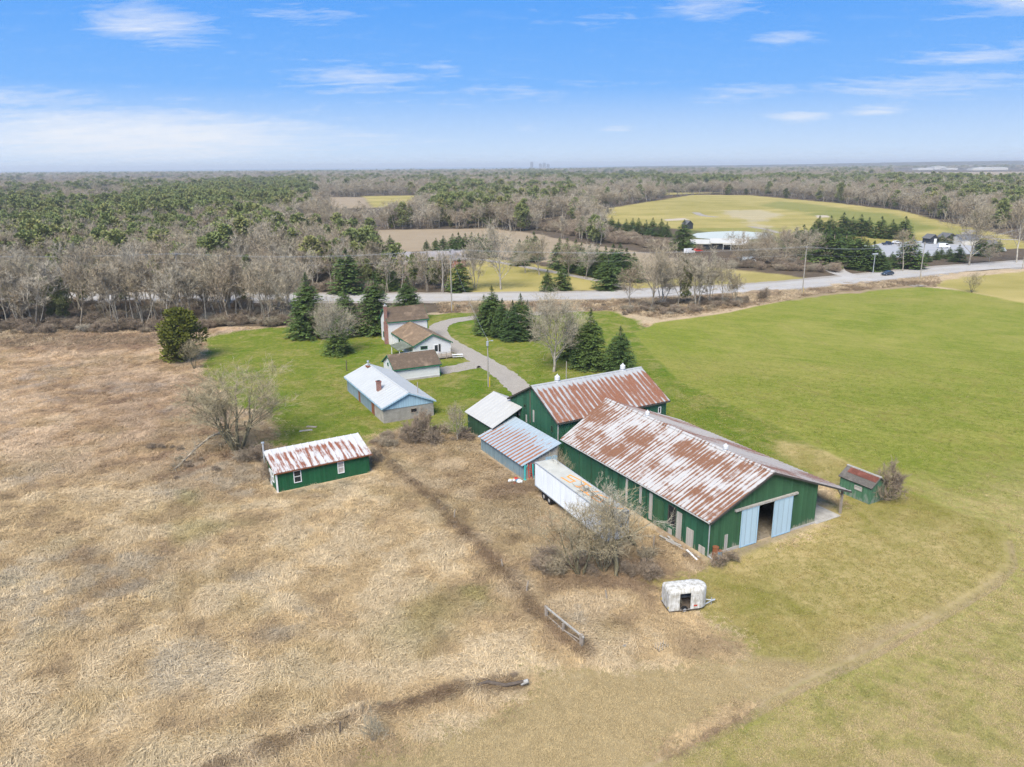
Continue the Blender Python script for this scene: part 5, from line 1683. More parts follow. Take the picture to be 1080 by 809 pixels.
for k in range(3):
    proto('shrub%d' % k, bare_tree(91 + k, 3, .045, 9, .7, (6, 5, 3), 6, .025, .4, .15, .08, .9), 'bare_shrub', 3, BARK_D, (TWIG_RD, TWIG, TWIG_RD)[k], 'stems', 'twigs')
proto('shrub3', bare_tree(97, 3, .03, 7, .7, (4, 3, 3), 4, .016, .45, .15, .14, .7), 'bare_shrub', 3, BARK, TWIG_PALE, 'stems', 'twigs')
for k in range(3):
    proto('spruce%d' % k, spruce(31 + k, 11, (3.5, 3.2, 3.8)[k], .25, 18, .16, .68), 'spruce_tree', 11, BARK_D, NEEDLE)
for k in range(2):
    proto('fspruce%d' % k, spruce(41 + k, 9, (2.9, 3.3)[k], .38, 15, .16, .7, sz=1.35), 'spruce_tree', 9, BARK_D, NEEDLE)
proto('hedge_spruce', spruce(51, 7, 2.9, .26, 14, .2, .6, .2, .03), 'spruce_tree', 7, BARK_D, NEEDLE)
for k in range(3):
    proto('pine%d' % k, clump_tree(101 + k, 13, 3.5, 18, 75, .72, .16), 'pine_tree', 13, BARK, PINE)
for k in range(2):
    proto('npine%d' % k, clump_tree(131 + k, 13, 3.0, 26, 150, .42, .22), 'pine_tree', 13, BARK, PINE)
for k in range(2):
    proto('cedar%d' % k, clump_tree(111 + k, 7, 2.3, 12, 50, .6, .1), 'cedar_tree', 7, BARK_D, WINE)
proto('juniper', clump_tree(121, 7, 3.1, 34, 190, .36, .06, .9, .2), 'cedar_tree', 7, BARK_D, NEEDLE_Y)

random.seed(77)
# --- trees of the yard
tree_px('willow', 250, 476, 386, 'big spreading olive bare tree with a snapped limb behind the small green shed', rz=.4, wide=1.55)
# snapped limb hanging to the ground
p = at(236, 468); q = at(184, 497)
lm = thing('broken_limb', 'snapped pale limb hanging from the big bare tree into the grass', 'branch', (p.x, p.y, 0))
v = Vector((q.x - p.x, q.y - p.y, 0))
T, C = MB(), MB()
pts = [Vector((.2, .1, 1.9)), v * .25 + Vector((0, 0, 2.0)), v * .55 + Vector((0, 0, 1.5)), v * .8 + Vector((0, 0, .75)), v * 1.02 + Vector((0, 0, .2))]
T.tube(pts, [.17, .15, .13, .1, .06], 7)
rg = random.Random(9)
for k in range(70):
    i = rg.randrange(1, 4)
    a = pts[i].lerp(pts[i + 1], rg.random())
    d = (v.normalized() * rg.uniform(.1, .9) + Vector((rg.uniform(-.7, .7), rg.uniform(-.4, .9), rg.uniform(-.2, .5)))).normalized()
    L = rg.uniform(.8, 2.2)
    b = a + d * L
    b.z = max(b.z, .12)
    C.tube([a, a.lerp(b, .5) + Vector((0, 0, .12)), b], [.03, .02, .008], 3, cap=False)
    for j in range(7):
        s0 = a.lerp(b, rg.uniform(.3, 1))
        dd = (d + Vector((rg.uniform(-.8, .8), rg.uniform(-.8, .8), rg.uniform(-.3, .5)))).normalized()
        w = dd.cross(Vector((0, 0, 1))).normalized() * .012
        C.add([s0 - w, s0 + w, s0 + dd * rg.uniform(.3, .8)], [(0, 1, 2)])
T.build('limb', tinted('stripped_bark', [(.36, .31, .24), (.36, .31, .24)]), lm)
C.build('twigs', TWIG, lm)
MB().tube([(.15, .1, 1.75), (-.1, .05, 2.0), (-.5, -.05, 2.1)], [.2, .16, .02], 6).build('split_wood', plain('fresh_split_wood', (.5, .36, .18), .9), lm)
tree_px('juniper', 190, 380, 331, 'rounded yellow green cedar at the corner of the dry field', wide=1.4)
tree_px('thorn', 205, 389, 358, 'small grey bare tree in front of the rounded cedar', wide=.9)
tree_px('maple', 351, 374, 329, 'grey bare tree standing in front of a low wide spruce on the lawn')
tree_px('hedge_spruce', 356, 373.5, 344, 'low wide spruce behind the grey bare tree on the lawn')
tree_px('spruce0', 327, 355, 290, 'leftmost tall spruce of the row behind the lawn', wide=1.1)
tree_px('thorn', 335, 357, 318, 'thin bare tree leaning into the leftmost tall spruce', wide=.7)
tree_px('spruce1', 366, 354, 303, 'second tall spruce from the left behind the lawn', wide=1.15)
tree_px('spruce0', 352, 351, 321, 'short spruce between the two left tall spruces', wide=.9)
tree_px('spruce2', 397, 351, 289, 'tallest dark spruce left of the farmhouse chimney')
tree_px('spruce1', 431, 338, 293, 'spruce rising behind the farmhouse roof', wide=1.3)
for x, b_, t_, lab in ((519, 352, 303, 'tallest and leftmost spruce of the clump beside the driveway'), (530, 356, 316, 'second spruce of the clump beside the driveway'), (541, 359, 318, 'middle spruce of the driveway clump'),
                       (549, 357, 311, 'pointed spruce at the right of the driveway clump'), (556.5, 358, 318, 'rightmost spruce of the driveway clump'), (511, 349, 312, 'spruce half hidden behind the left of the driveway clump')):
    tree_px('spruce%d' % random.randrange(3), x, b_, t_, lab, wide=1.05)
tree_px('thorn', 504, 350, 315, 'grey bare bush at the left edge of the driveway spruce clump', wide=.9)
tree_px('maple', 584, 392, 327, 'broad round bare maple between the driveway and the tall barn', wide=1.02)
tree_px('spruce1', 603, 378, 332, 'slim spruce just behind the round bare maple')
tree_px('spruce0', 622, 388, 327.5, 'tall spruce behind the tall barn, left of the last spruce')
tree_px('spruce2', 653, 392, 345.5, 'broad spruce at the edge of the green field behind the tall barn', wide=1.1)
tree_px('apple', 650, 609, 516, 'crooked mossy bare apple tree in front of the white trailer', rz=2.2)
tree_px('thorn', 612, 607, 532, 'many stemmed bare tree left of the crooked apple tree', wide=1.35, rz=1.1)
tree_px('thorn', 636, 603, 528, 'bushy bare tree close behind the crooked apple tree', wide=1.3, rz=3.0)
tree_px('apple', 672, 578, 520, 'pale twiggy bare tree between the trailer and the long barn', rz=4.1, wide=1.1)
tree_px('thorn', 592, 520, 478, 'bare climbing bush against the dark barn wall behind the trailer', wide=.7)
tree_px('vase0', 483, 467, 432, 'slender pale bare sapling left of the pale roofed shed', wide=.8)
tree_px('shrub0', 936, 528, 492, 'dark bare bush beside the small faded green hut', wide=.75)
tree_px('shrub0', 437, 468, 440, 'large brown tangled bush in front of the workshop end', wide=.8, cat='bush')
tree_px('shrub2', 447, 462, 432, 'narrow brown vine covered bush below the bare grey pole', wide=.5, cat='bush')
tree_px('shrub0', 457, 470, 452, 'low brown bush right of the large tangled bush', wide=1.0, cat='bush')
tree_px('shrub1', 407, 472, 461, 'low grey brown bush left of the large tangled bush', wide=1.3, cat='bush')
tree_px('shrub2', 286, 508, 486, 'brown shrub hugging the left end of the small green shed', wide=.8, cat='bush')
tree_px('shrub0', 398, 489, 474, 'dark shrub at the right end of the small green shed', wide=.8, cat='bush')
tree_px('shrub3', 394, 783, 752, 'pale leafless shrub standing on the grassy bank at the bottom', wide=.8, cat='bush')
tree_px('shrub1', 588, 606, 585, 'grey shrub left of the bare trees by the trailer', wide=1.1, cat='bush')
tree_px('shrub0', 575, 604, 588, 'reddish brown bramble at the left foot of the trailer trees', wide=1.4, cat='bush')
tree_px('shrub0', 758, 598, 583, 'brown weeds at the near corner of the long barn', wide=.9, cat='bush')
tree_px('shrub2', 771, 592, 582, 'low brown weeds under the barn gable beside the sliding door', wide=1.2, cat='bush')
tree_px('shrub3', 713, 644, 622, 'wispy grey weed in the open side door of the horse trailer', wide=.4, cat='bush')
tree_px('shrub1', 262, 487, 474, 'tangle of grey shoots at the foot of the big spreading tree', wide=1.6, cat='bush')
tree_px('shrub2', 275, 488, 468, 'brown shoots right of the foot of the big spreading tree', wide=1.1, cat='bush')
# --- roadside clump by the field
for key, x, b_, t_, lab, w_ in (('vase1', 686.7, 328.6, 267, 'thick trunked bare tree at the left of the roadside clump', 1), ('multi', 699, 323, 270, 'forked bare tree right of the thick trunk in the roadside clump', 1), ('multi', 735, 324, 264, 'wide many stemmed bare tree in the middle of the roadside clump', .9),
                                ('vase2', 761.6, 320, 280, 'straight bare tree near the right end of the roadside clump', .8), ('multi', 774, 321, 286, 'small bare tree closing the right end of the roadside clump', .8), ('vase0', 664, 322, 286, 'small grey bare tree at the left end of the roadside clump', 1),
                                ('vase2', 715, 322, 275, 'bare tree between the thick trunk and the many stemmed tree', .9), ('multi', 748, 321, 275, 'bare tree right of the many stemmed tree in the roadside clump', .7)):
    tree_px(key, x, b_, t_, lab, wide=w_)
tree_px('npine1', 723, 322, 276, 'green pine half hidden in the roadside clump', wide=.9)
tree_px('shrub0', 805, 316, 304, 'small dark shrub on the verge left of the field corner pole', cat='bush')
tree_px('thorn', 1025, 308.5, 288, 'round bare bush in the pasture right of the farm lane', wide=1.2)
tree_px('bare1', 1072, 277, 212, 'tall bare tree cut by the right edge of the picture')
tree_px('vase1', 1022, 280, 226, 'tall bare tree in front of the golf buildings')
tree_px('bare0', 952, 286, 240, 'slender bare tree in front of the car park')
tree_px('vase0', 1043, 277, 262, 'low bare bush at the road edge below the golf buildings', wide=1.4)
# --- conifers beyond the road
FS = ('fspruce0', 'fspruce1')
def row(lst, lab, grp, keys=FS, wide=1.0):
    for i, (x, b_, t_) in enumerate(lst):
        tree_px(keys[i % len(keys)], x, b_, t_, lab, grp, wide)
row([(450, 264, 254), (460, 264, 252.5), (468, 266, 250.5), (478, 268, 249), (484, 269, 248), (491, 270, 249), (498, 270, 248), (505, 270, 249), (510, 271, 250), (514, 271, 250)],
    'spruce in the hedge row behind the brick bungalow', 'spruces behind the bungalow', wide=1.1)
row([(548, 280, 256), (556, 276, 252), (563, 274, 248), (590, 283, 255), (598, 285, 256), (607, 287, 257), (613, 287, 260), (622, 290, 262), (630, 291, 262), (638, 293, 264), (646, 294, 262), (653, 296, 262), (660, 296, 266), (668, 297, 270)],
    'spruce in the long row across the road behind the bare trees', 'spruce row across the road', wide=1.05)
for x, b_, t_, lab in ((485, 307, 277, 'broad spruce beside the bungalow drive at the road'), (577.5, 307, 287, 'small spruce on the roadside lawn, left of a pair'), (592.5, 305.5, 283, 'slim spruce on the roadside lawn, right of a pair'), (641, 305, 273.5, 'tall spruce at the right end of the roadside lawn'),
                       (367, 309, 268, 'tall narrow spruce across the road left of the farmhouse'), (404, 303, 278, 'spruce across the road above the tallest yard spruce'), (415, 306, 284, 'small spruce across the road above the farmhouse'), (387, 292, 266, 'light green spruce across the road among bare trees'),
                       (349, 268, 243, 'dark tall conifer by the tan strip on the left'), (391, 262, 246, 'left of three spruces near the tan field'), (401, 268, 250, 'middle of three spruces near the tan field'), (412, 266, 250, 'right of three spruces near the tan field'),
                       (720, 264.5, 236, 'lone tall dark spruce left of the golf clubhouse'), (298, 262, 251, 'small spruce left of the tan strip'), (323, 262, 250, 'small spruce at the left end of the tan strip')):
    tree_px(FS[random.randrange(2)], x, b_, t_, lab, wide=1.15 if b_ - t_ > 22 else 1)
row([(622, 243, 231), (629, 244, 231), (637, 244, 229), (645, 245, 230), (652, 246, 233), (660, 247, 233), (667, 247, 232), (673, 248, 232), (681, 248, 234), (688, 249, 232), (697, 249, 233), (703, 250, 236)],
    'spruce in the row along the near edge of the golf course', 'spruces along the golf course edge')
row([(863, 247, 230), (875, 248, 230), (888, 248, 227), (898, 248, 231), (906.5, 249, 229), (915, 249, 231.5), (928, 251, 231), (940, 252, 234), (953, 252, 231)],
    'spruce standing on the golf course above the car park', 'spruces above the car park', wide=1.3)
row([(830, 262, 245), (838, 264, 243), (846, 262, 240), (853, 270, 244), (862, 272, 245), (868, 281, 247), (877, 281, 247), (885, 268, 240), (890, 276, 248), (898, 272, 247), (905, 283, 250), (912, 284, 257), (919, 285, 258), (925, 285, 265), (930, 284, 268), (857, 258, 239), (872, 262, 241), (880, 262, 243)],
    'dark spruce in the dense stand left of the golf entrance', 'dense spruces at the golf entrance', wide=1.35)
row([(940, 279, 267), (958, 283, 252), (968.5, 275, 265), (977, 276, 265.5), (987, 274, 264), (992, 272, 262.5), (1000.5, 273, 262), (1010, 276, 260), (1034, 270, 251), (1046, 266, 256), (1053, 265, 254), (993, 257, 248), (1002, 257, 248)],
    'small conifer dotted along the near edge of the car park', 'small conifers round the car park', wide=1.2)
# --- bare trees across the road that stand apart
for key, x, b_, t_, lab, w_ in (('vase0', 528.2, 305.5, 247, 'tall round bare tree by the roadside lawn', 1.0), ('multi', 501, 304.5, 252, 'pale forked bare tree right of the roadside spruce', .8), ('vase1', 554, 288, 260, 'reddish bare tree behind the roadside lawn', 1.1),
                                ('vase2', 569, 290, 257, 'round bare tree in front of the long spruce row, leftmost', 1.2), ('vase0', 600, 291, 262, 'round bare tree in front of the long spruce row, middle', 1.1), ('vase1', 618, 294, 263, 'round bare tree in front of the long spruce row, right', 1.1),
                                ('bare2', 612, 232, 192, 'tall bare tree standing above the brush near the golf course', 1.2)):
    tree_px(key, x, b_, t_, lab, wide=w_)
random.seed(31)
for i in range(22):
    x = 772 + 96 * random.random()
    b_ = 266 + 16 * random.random()
    tree_px(random.choice(['vase0', 'vase1', 'multi', 'bare5']), x, b_, b_ - random.uniform(20, 30), 'grey bare tree in the thicket between the pond and the road', 'bare trees between the pond and the road', 1.15)
for i in range(10):
    x = 418 + 56 * random.random()
    b_ = 296 + 12 * random.random()
    tree_px(random.choice(['bare0', 'bare2', 'bare3', 'bare4']), x, b_, b_ - random.uniform(13, 22), 'grey bare tree in the thicket in front of the brick bungalow', 'bare trees before the bungalow', .9)

# ================================================================== stuff: woods, brush, grass
def protos_for(keys, name):
    c = bpy.data.collections.new(name)
    for i, k in enumerate(keys):
        nm, H, ch = PROTO[k]
        mb = bpy.data.meshes.new(nm + '_mass')
        # join the parts of the prototype into one mesh for the mass
        vs, fs, mi, mats = [], [], [], []
        for n_, me in ch:
            o_ = len(vs)
            vs += [v.co[:] for v in me.vertices]
            fs += [tuple(a + o_ for a in p_.vertices) for p_ in me.polygons]
            mi += [len(mats)] * len(me.polygons)
            mats += list(me.materials)
        mb.from_pydata(vs, [], fs)
        for m_ in mats:
            mb.materials.append(m_)
        mb.polygons.foreach_set('material_index', mi)
        ob = bpy.data.objects.new('%02d_' % i + nm, mb)
        c.objects.link(ob)
    return c

def scatter(name, col, pos, rot, scl, idx, label, cat, tint=None):
    n_ = len(pos)
    me = bpy.data.meshes.new(name)
    me.vertices.add(n_)
    me.vertices.foreach_set('co', np.asarray(pos, np.float32).ravel())
    for nm, ty, arr, key in (('rot', 'FLOAT_VECTOR', rot, 'vector'), ('scl', 'FLOAT_VECTOR', scl, 'vector')):
        a = me.attributes.new(nm, ty, 'POINT')
        a.data.foreach_set(key, np.asarray(arr, np.float32).ravel())
    a = me.attributes.new('idx', 'INT', 'POINT')
    a.data.foreach_set('value', np.asarray(idx, np.int32))
    if tint is not None:
        a = me.attributes.new('tint', 'FLOAT_COLOR', 'POINT')
        a.data.foreach_set('color', np.concatenate([tint, np.ones((n_, 1))], 1).astype(np.float32).ravel())
    o = bpy.data.objects.new(name, me)
    COL.objects.link(o)
    ng = bpy.data.node_groups.new(name + '_scatter', 'GeometryNodeTree')
    ng.interface.new_socket('Geometry', in_out='INPUT', socket_type='NodeSocketGeometry')
    ng.interface.new_socket('Geometry', in_out='OUTPUT', socket_type='NodeSocketGeometry')
    N = ng.nodes
    gi, go = N.new('NodeGroupInput'), N.new('NodeGroupOutput')
    ci = N.new('GeometryNodeCollectionInfo')
    ci.inputs['Collection'].default_value = col
    ci.inputs['Separate Children'].default_value = True
    ci.inputs['Reset Children'].default_value = True
    ip = N.new('GeometryNodeInstanceOnPoints')
    ip.inputs['Pick Instance'].default_value = True
    def na(nm, ty):
        q_ = N.new('GeometryNodeInputNamedAttribute')
        q_.data_type = ty
        q_.inputs['Name'].default_value = nm
        return q_.outputs['Attribute']
    e2r = N.new('FunctionNodeEulerToRotation')
    L = ng.links
    L.new(gi.outputs[0], ip.inputs['Points'])
    L.new(ci.outputs[0], ip.inputs['Instance'])
    L.new(na('idx', 'INT'), ip.inputs['Instance Index'])
    L.new(na('rot', 'FLOAT_VECTOR'), e2r.inputs[0])
    L.new(e2r.outputs[0], ip.inputs['Rotation'])
    L.new(na('scl', 'FLOAT_VECTOR'), ip.inputs['Scale'])
    L.new(ip.outputs[0], go.inputs[0])
    md = o.modifiers.new('scatter', 'NODES')
    md.node_group = ng
    tag(o, label, cat, kind='stuff')
    return o

rs = np.random.RandomState(4)
def sample(y0, y1, dens):
    A = .72 * (y1 * y1 - y0 * y0) + 0
    n_ = int(A * dens)
    y = np.sqrt(y0 * y0 + rs.rand(n_) * (y1 * y1 - y0 * y0))
    x = (rs.rand(n_) * 2 - 1) * .72 * y
    return x, y
road_xy = [(p.x, p.y) for p in road_line]
KEEP_OUT = [P((330, 345), (330, 318), (470, 318), (470, 262), (416, 264), (416, 284), (436, 284), (436, 262), (500, 258), (640, 258), (700, 262), (760, 250), (860, 235), (1100, 244), (1300, 245), (1300, 330), (700, 345)),
            P((278, 284), (278, 272), (318, 272), (318, 284)), P((395, 281), (395, 268), (430, 268), (430, 281))]
VIS = [[(622, 223), (730, 205.5), (790, 206), (880, 214), (950, 222), (1000, 235), (1060, 248), (1000, 262), (900, 262), (840, 253), (730, 255), (690, 240), (650, 236)],
       [(380, 243), (516, 241), (568, 247), (626, 259), (690, 268), (742, 279), (700, 285), (600, 275), (500, 262), (395, 262)], [(284, 246), (400, 243), (400, 253), (288, 251)],
       [(330, 208), (384, 208), (440, 206), (441, 217), (392, 219), (352, 220)], [(566, 233), (600, 232.5), (618, 239), (604, 243), (568, 242)], [(90, 206), (128, 205), (128, 209), (92, 210)],
       [(100, 188.5), (300, 187.5), (290, 189.5), (110, 190.5)], [(590, 182.5), (760, 181.5), (750, 183.2), (600, 184.3)], [(0, 192), (90, 191), (80, 193.5), (0, 194.5)], [(940, 178), (1080, 177), (1080, 186.5), (940, 184.5)],
       [(700, 203), (770, 203), (770, 207), (700, 207)]]
def in_view_of_field(x, y, top):
    """would a tree here stand between the viewer on the hill side and an open field?"""
    r = np.zeros(x.shape, bool)
    for k in (.35, .95):
        a, b = proj_np(x, y, top * k)
        for poly in VIS:
            r |= poly_sd(a, b, poly) > 0
    return r
def woods(x, y, road_gap=10.0):
    Mk = ground_masks(x, y)
    f = (Mk['zb'][:, 1] > .6) & (Mk['za'].sum(1) < .25) & (Mk['zb'][:, 2] + Mk['zb'][:, 3] + Mk['zc'][:, 0] < .2)
    f &= line_d(x, y, road_xy) > road_gap
    for k in KEEP_OUT:
        f &= poly_sd(x, y, k) < 0
    return f
PINES = [(P((60, 250), (130, 222), (232, 196), (325, 193), (336, 214), (300, 236), (210, 246), (120, 258)), .93), (P((-200, 250), (0, 222), (90, 226), (150, 262), (-100, 285)), .72), (P((455, 200), (512, 200), (512, 239), (455, 236)), .6),
         (P((700, 205), (820, 198), (1100, 205), (1300, 205), (1300, 196), (700, 192)), .62), (P((560, 196), (700, 198), (700, 184), (540, 184)), .6), (P((1000, 224), (1060, 228), (1120, 222), (1080, 210), (1000, 212)), .5), (P((455, 222), (500, 226), (500, 242), (460, 242)), .5), (P((0, 350), (60, 352), (60, 330), (0, 330)), .12)]
def pine_prob(x, y):
    p_ = .07 + .33 * (fbm(x / 160., y / 260., 21, 2) > .62)
    for poly, k in PINES:
        p_ = np.maximum(p_, k * (poly_sd(x, y, poly) + 30 * (fbm(x / 60., y / 90., 5, 2) - .5) > 0))
    return p_
bx_, by_, bz_, bs_, kind_ = [], [], [], [], []
for y0, y1, dens, s0 in ((168, 420, 1 / 24., 1.15), (420, 800, 1 / 42., 1.2), (800, 1700, 1 / 90., 1.25), (1700, 5200, 1 / 520., 1.3)):
    x, y = sample(y0, y1, dens)
    f = woods(x, y) & ~in_view_of_field(x, y, 10.5 * s0)
    f &= (y > 213) | (rs.rand(len(x)) < .85)
    x, y = x[f], y[f]
    bx_.append(x); by_.append(y)
    hv = .62 + .38 * fbm(x / 35., y / 35., 8, 2) * 1.3
    hv = np.where(y < 213, hv * 1.3, hv)
    bs_.append(s0 * hv * rs.uniform(.8, 1.15, len(x)))
    pk = rs.rand(len(x)) < pine_prob(x, y)
    pk &= (y > 213) | (proj_np(x, y)[0] < 75)
    kind_.append(pk)
FX, FY, FSC, FPI = map(np.concatenate, (bx_, by_, bs_, kind_))
ppx, ppy = proj_np(FX, FY, 6.0)
order = np.argsort(FY)
BK = ['bare%d' % k for k in range(6)]
ind = [i for i in order if -30 < ppx[i] < 1110][:190]
for i in ind:
    near = FY[i] < 212
    if FPI[i]:
        put('npine%d' % rs.randint(2), (FX[i], FY[i], 0), 10.5 * FSC[i], 'green pine among the bare roadside trees on the left' if near else 'green pine in the woods just across the road', 'pines among the roadside trees' if near else 'pines across the road')
    else:
        put('belt%d' % rs.randint(3) if near and rs.rand() < .62 else BK[rs.randint(6)], (FX[i], FY[i], 0), 13.5 * FSC[i], 'grey bare tree in the dense strip between the dry field and the road' if near else 'grey bare tree in the woods just across the road', 'bare trees between field and road' if near else 'bare trees across the road')
rest = np.ones(len(FX), bool)
rest[ind] = False
def mass(name, sel, keys, h, h0, lab, cat):
    n_ = int(sel.sum())
    s = FSC[sel] * h / h0
    wide = np.where(FY[sel] > 1700, 2.3, np.where(FY[sel] > 800, 1.45, 1.2))
    scatter(name, protos_for(keys, name + '_kinds'), np.stack([FX[sel], FY[sel], np.zeros(n_)], 1), np.stack([np.zeros(n_), np.zeros(n_), rs.rand(n_) * 6.28], 1),
            np.stack([s * wide, s * wide, s], 1), rs.randint(0, len(keys), n_), lab, cat)
mass('bare_woods', rest & ~FPI, BK, 13.5, 13, 'grey brown leafless woods stretching to the horizon', 'woods')
mass('pine_woods', rest & FPI, ['pine0', 'pine1', 'pine2', 'cedar0'], 12.6, 11, 'green pine woods mixed through the grey woods', 'woods')

# brush: under the roadside trees, on field edges, along fence lines
def in_poly(poly, dens):
    a = np.array(poly)
    lo_, hi_ = a.min(0), a.max(0)
    n_ = int((hi_[0] - lo_[0]) * (hi_[1] - lo_[1]) * dens)
    x, y = lo_[0] + rs.rand(n_) * (hi_[0] - lo_[0]), lo_[1] + rs.rand(n_) * (hi_[1] - lo_[1])
    f = poly_sd(x, y, poly) > 0
    return x[f], y[f]
xs_, ys_, sc_ = [], [], []
for poly, d_, s_ in ((P((-40, 353), (212, 352), (224, 346), (310, 345), (318, 322), (-40, 322)), .12, .72), (P((655, 332), (700, 334), (790, 322), (790, 316), (700, 320), (655, 324)), .25, .45), (P((480, 329), (660, 327), (660, 323), (480, 323)), .05, .3),
                     (P((770, 284), (880, 288), (900, 284), (860, 276), (770, 276)), .12, .8), (P((640, 250), (740, 262), (735, 268), (690, 263), (640, 256)), .07, .8), (P((520, 238), (570, 243), (640, 256), (700, 262), (640, 240), (540, 232)), .05, 1.1),
                     (P((392, 468), (424, 452), (500, 460), (500, 468), (420, 478)), .3, .4), (P((560, 590), (690, 590), (690, 612), (570, 612)), .35, .42), (P((430, 305), (430, 285), (330, 285), (330, 312), (430, 312)), .06, .8),
                     (P((150, 470), (235, 470), (235, 505), (150, 510)), .12, .22), (P((690, 570), (745, 606), (752, 598), (700, 566)), .4, .2)):
    x, y = in_poly(poly, d_)
    xs_.append(x); ys_.append(y); sc_.append(s_ * rs.uniform(.5, 1.3, len(x)))
for line, d_ in ((FENCE_W, 1.6), (BANK_W, .8)):
    for (ax, ay), (bx2, by2) in zip(line[:-1], line[1:]):
        L = math.hypot(bx2 - ax, by2 - ay)
        n_ = int(L * d_)
        t = rs.rand(n_)
        xs_.append(ax + (bx2 - ax) * t + rs.normal(0, .35, n_)); ys_.append(ay + (by2 - ay) * t + rs.normal(0, .35, n_)); sc_.append(rs.uniform(.08, .2, n_))
X, Y, S = map(np.concatenate, (xs_, ys_, sc_))
keep = line_d(X, Y, road_xy) > 9
X, Y, S = X[keep], Y[keep], S[keep]
n_ = len(X)
scatter('brush', protos_for(['shrub0', 'shrub1', 'shrub2'], 'brush_kinds'), np.stack([X, Y, np.zeros(n_)], 1), np.stack([np.zeros(n_), np.zeros(n_), rs.rand(n_) * 6.28], 1), np.stack([S * 1.2, S * 1.2, S], 1), rs.randint(0, 3, n_),
        'brown leafless brush under the trees and along the field edges', 'brush')

# grass tufts
gt_ = NT('dry_stalks')
tn = gt_.n('Attribute', None, attribute_name='tint', attribute_type='INSTANCER').outputs['Color']
lum = gt_.m('ADD', .72, gt_.m('MULTIPLY', gt_.n('ObjectInfo').outputs['Random'], .56))
gt_.out(gt_.mix(1.0, tn, gt_.comb(lum, lum, lum), 'MULTIPLY'), .95, spec=.1)
def tuft(seed, nbl, L, w, lean, spr):
    rg = random.Random(seed)
    mb = MB()
    for k in range(nbl):
        a = rg.gauss(0, spr)
        l = L * rg.uniform(.6, 1.25)
        ln_ = lean * rg.uniform(.6, 1.3)
        b = Vector((rg.gauss(0, .16), rg.gauss(0, .16), -.03))
        h1 = Vector((math.cos(a), math.sin(a), 0))
        s = Vector((-h1.y, h1.x, rg.uniform(-.4, .4))) * w
        p1 = b + h1 * l * .38 * ln_ + Vector((0, 0, l * .5 * (1.15 - .5 * ln_)))
        p2 = b + h1 * l * (.35 + .6 * ln_) + Vector((0, 0, l * max(.08, .8 - .62 * ln_)))
        mb.add([b - s, b + s, p1 + s * .8, p1 - s * .8, p2], [(0, 1, 2, 3), (3, 2, 4)])
    me = mb.mesh('tuft', gt_.mat)
    return me
def tuft_col(name, specs):
    c = bpy.data.collections.new(name)
    for i, s in enumerate(specs):
        c.objects.link(bpy.data.objects.new('%02d_tuft' % i, tuft(*s)))
    return c
TC1 = tuft_col('dry_tufts', [(i, 12, .8, .017, 1.15, .6) for i in range(6)] + [(i + 9, 14, .8, .016, .55, 1.6) for i in range(2)])
n0 = 560000
y = np.sqrt(38. ** 2 + rs.rand(n0) * (150. ** 2 - 38. ** 2))
u = rs.rand(n0)
# more tufts near the camera than far away
y = 38 + (184 - 38) * u ** 1.25
x = (rs.rand(n0) * 2 - 1) * (.74 * y + 6)
Mk = ground_masks(x, y)
dm = dry_mask(x, y, Mk)
f = rs.rand(n0) < np.clip(dm * 1.3 - Mk['za'][:, 3] * .1, 0, 1)
f &= ~(poly_sd(x, y, [(tuple((To + tx * a + ty * b)[:2])) for a, b in ((-.2, -.2), (16.2, -.2), (16.2, 2.8), (-.2, 2.8))]) > .1)
f &= ~(poly_sd(x, y, [tuple(bl(a, b)[:2]) for a, b in ((-.9, -.9), (20, -.9), (20, 28), (-.9, 28))]) > 0)
hd = Vector((math.cos(R(hth)), math.sin(R(hth)), 0)); hn = Vector((-hd.y, hd.x, 0))
f &= ~(poly_sd(x, y, [tuple((Ho + hd * a + hn * b)[:2]) for a, b in ((0, 0), (3.7, 0), (3.7, 1.8), (0, 1.8))]) > 0)
x, y = x[f], y[f]
Mk = {k: v_[f] for k, v_ in Mk.items()}
dm = dm[f]
n_ = len(x)
sw = (fbm(x / 9., y / 9., 61, 2) * 3.2 + fbm(x / 2.2, y / 2.2, 67, 2) * 1.5) * 6.283 * .62 + rs.normal(0, .35, n_)
zt = ground_z(x, y, dm)
big = fbm(x / 13., y / 13., 71, 3); mid = fbm(x / 3.0, y / 3.0, 73, 3)
lay = .5 + .6 * mid
tilt = np.clip((.62 - mid) * 1.2, 0, .5)
base = np.array([.50, .37, .21]); brown = np.array([.25, .175, .112]); gray = np.array([.38, .325, .245]); pale = np.array([.56, .44, .28]); moss = np.array([.17, .16, .05])
tint = base[None] + (pale - base)[None] * sstep(.45, .62, mid)[:, None]
wb = np.clip(sstep(.42, .28, mid) * .5 + Mk['za'][:, 3] * .8, 0, 1)[:, None]
tint = tint * (1 - wb) + brown * wb
wg = (sstep(.55, .66, big) * sstep(.42, .6, fbm(x / 1.6, y / 1.6, 83, 3)) * .6 * (x < 6))[:, None]
tint = tint * (1 - wg) + gray * wg
tint = tint * (1 + (sstep(-30, -55, x) * sstep(80, 105, y))[:, None] * np.array([.03, -.02, .03])[None])
tint = tint * (1 - Mk['zc'][:, 1:2] * .8) + moss * 1.15 * Mk['zc'][:, 1:2] * .8
wm = (sstep(.62, .72, fbm(x / 8., y / 8., 79, 2)) * .12)[:, None]
tint = tint * (1 - wm) + moss * wm
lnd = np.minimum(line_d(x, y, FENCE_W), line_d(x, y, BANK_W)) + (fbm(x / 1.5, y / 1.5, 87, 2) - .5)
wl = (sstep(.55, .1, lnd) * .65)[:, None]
tint = tint * (1 - wl) + np.array([.15, .1, .06]) * wl  # dead brown weeds, with shade along the line painted into the tuft colour
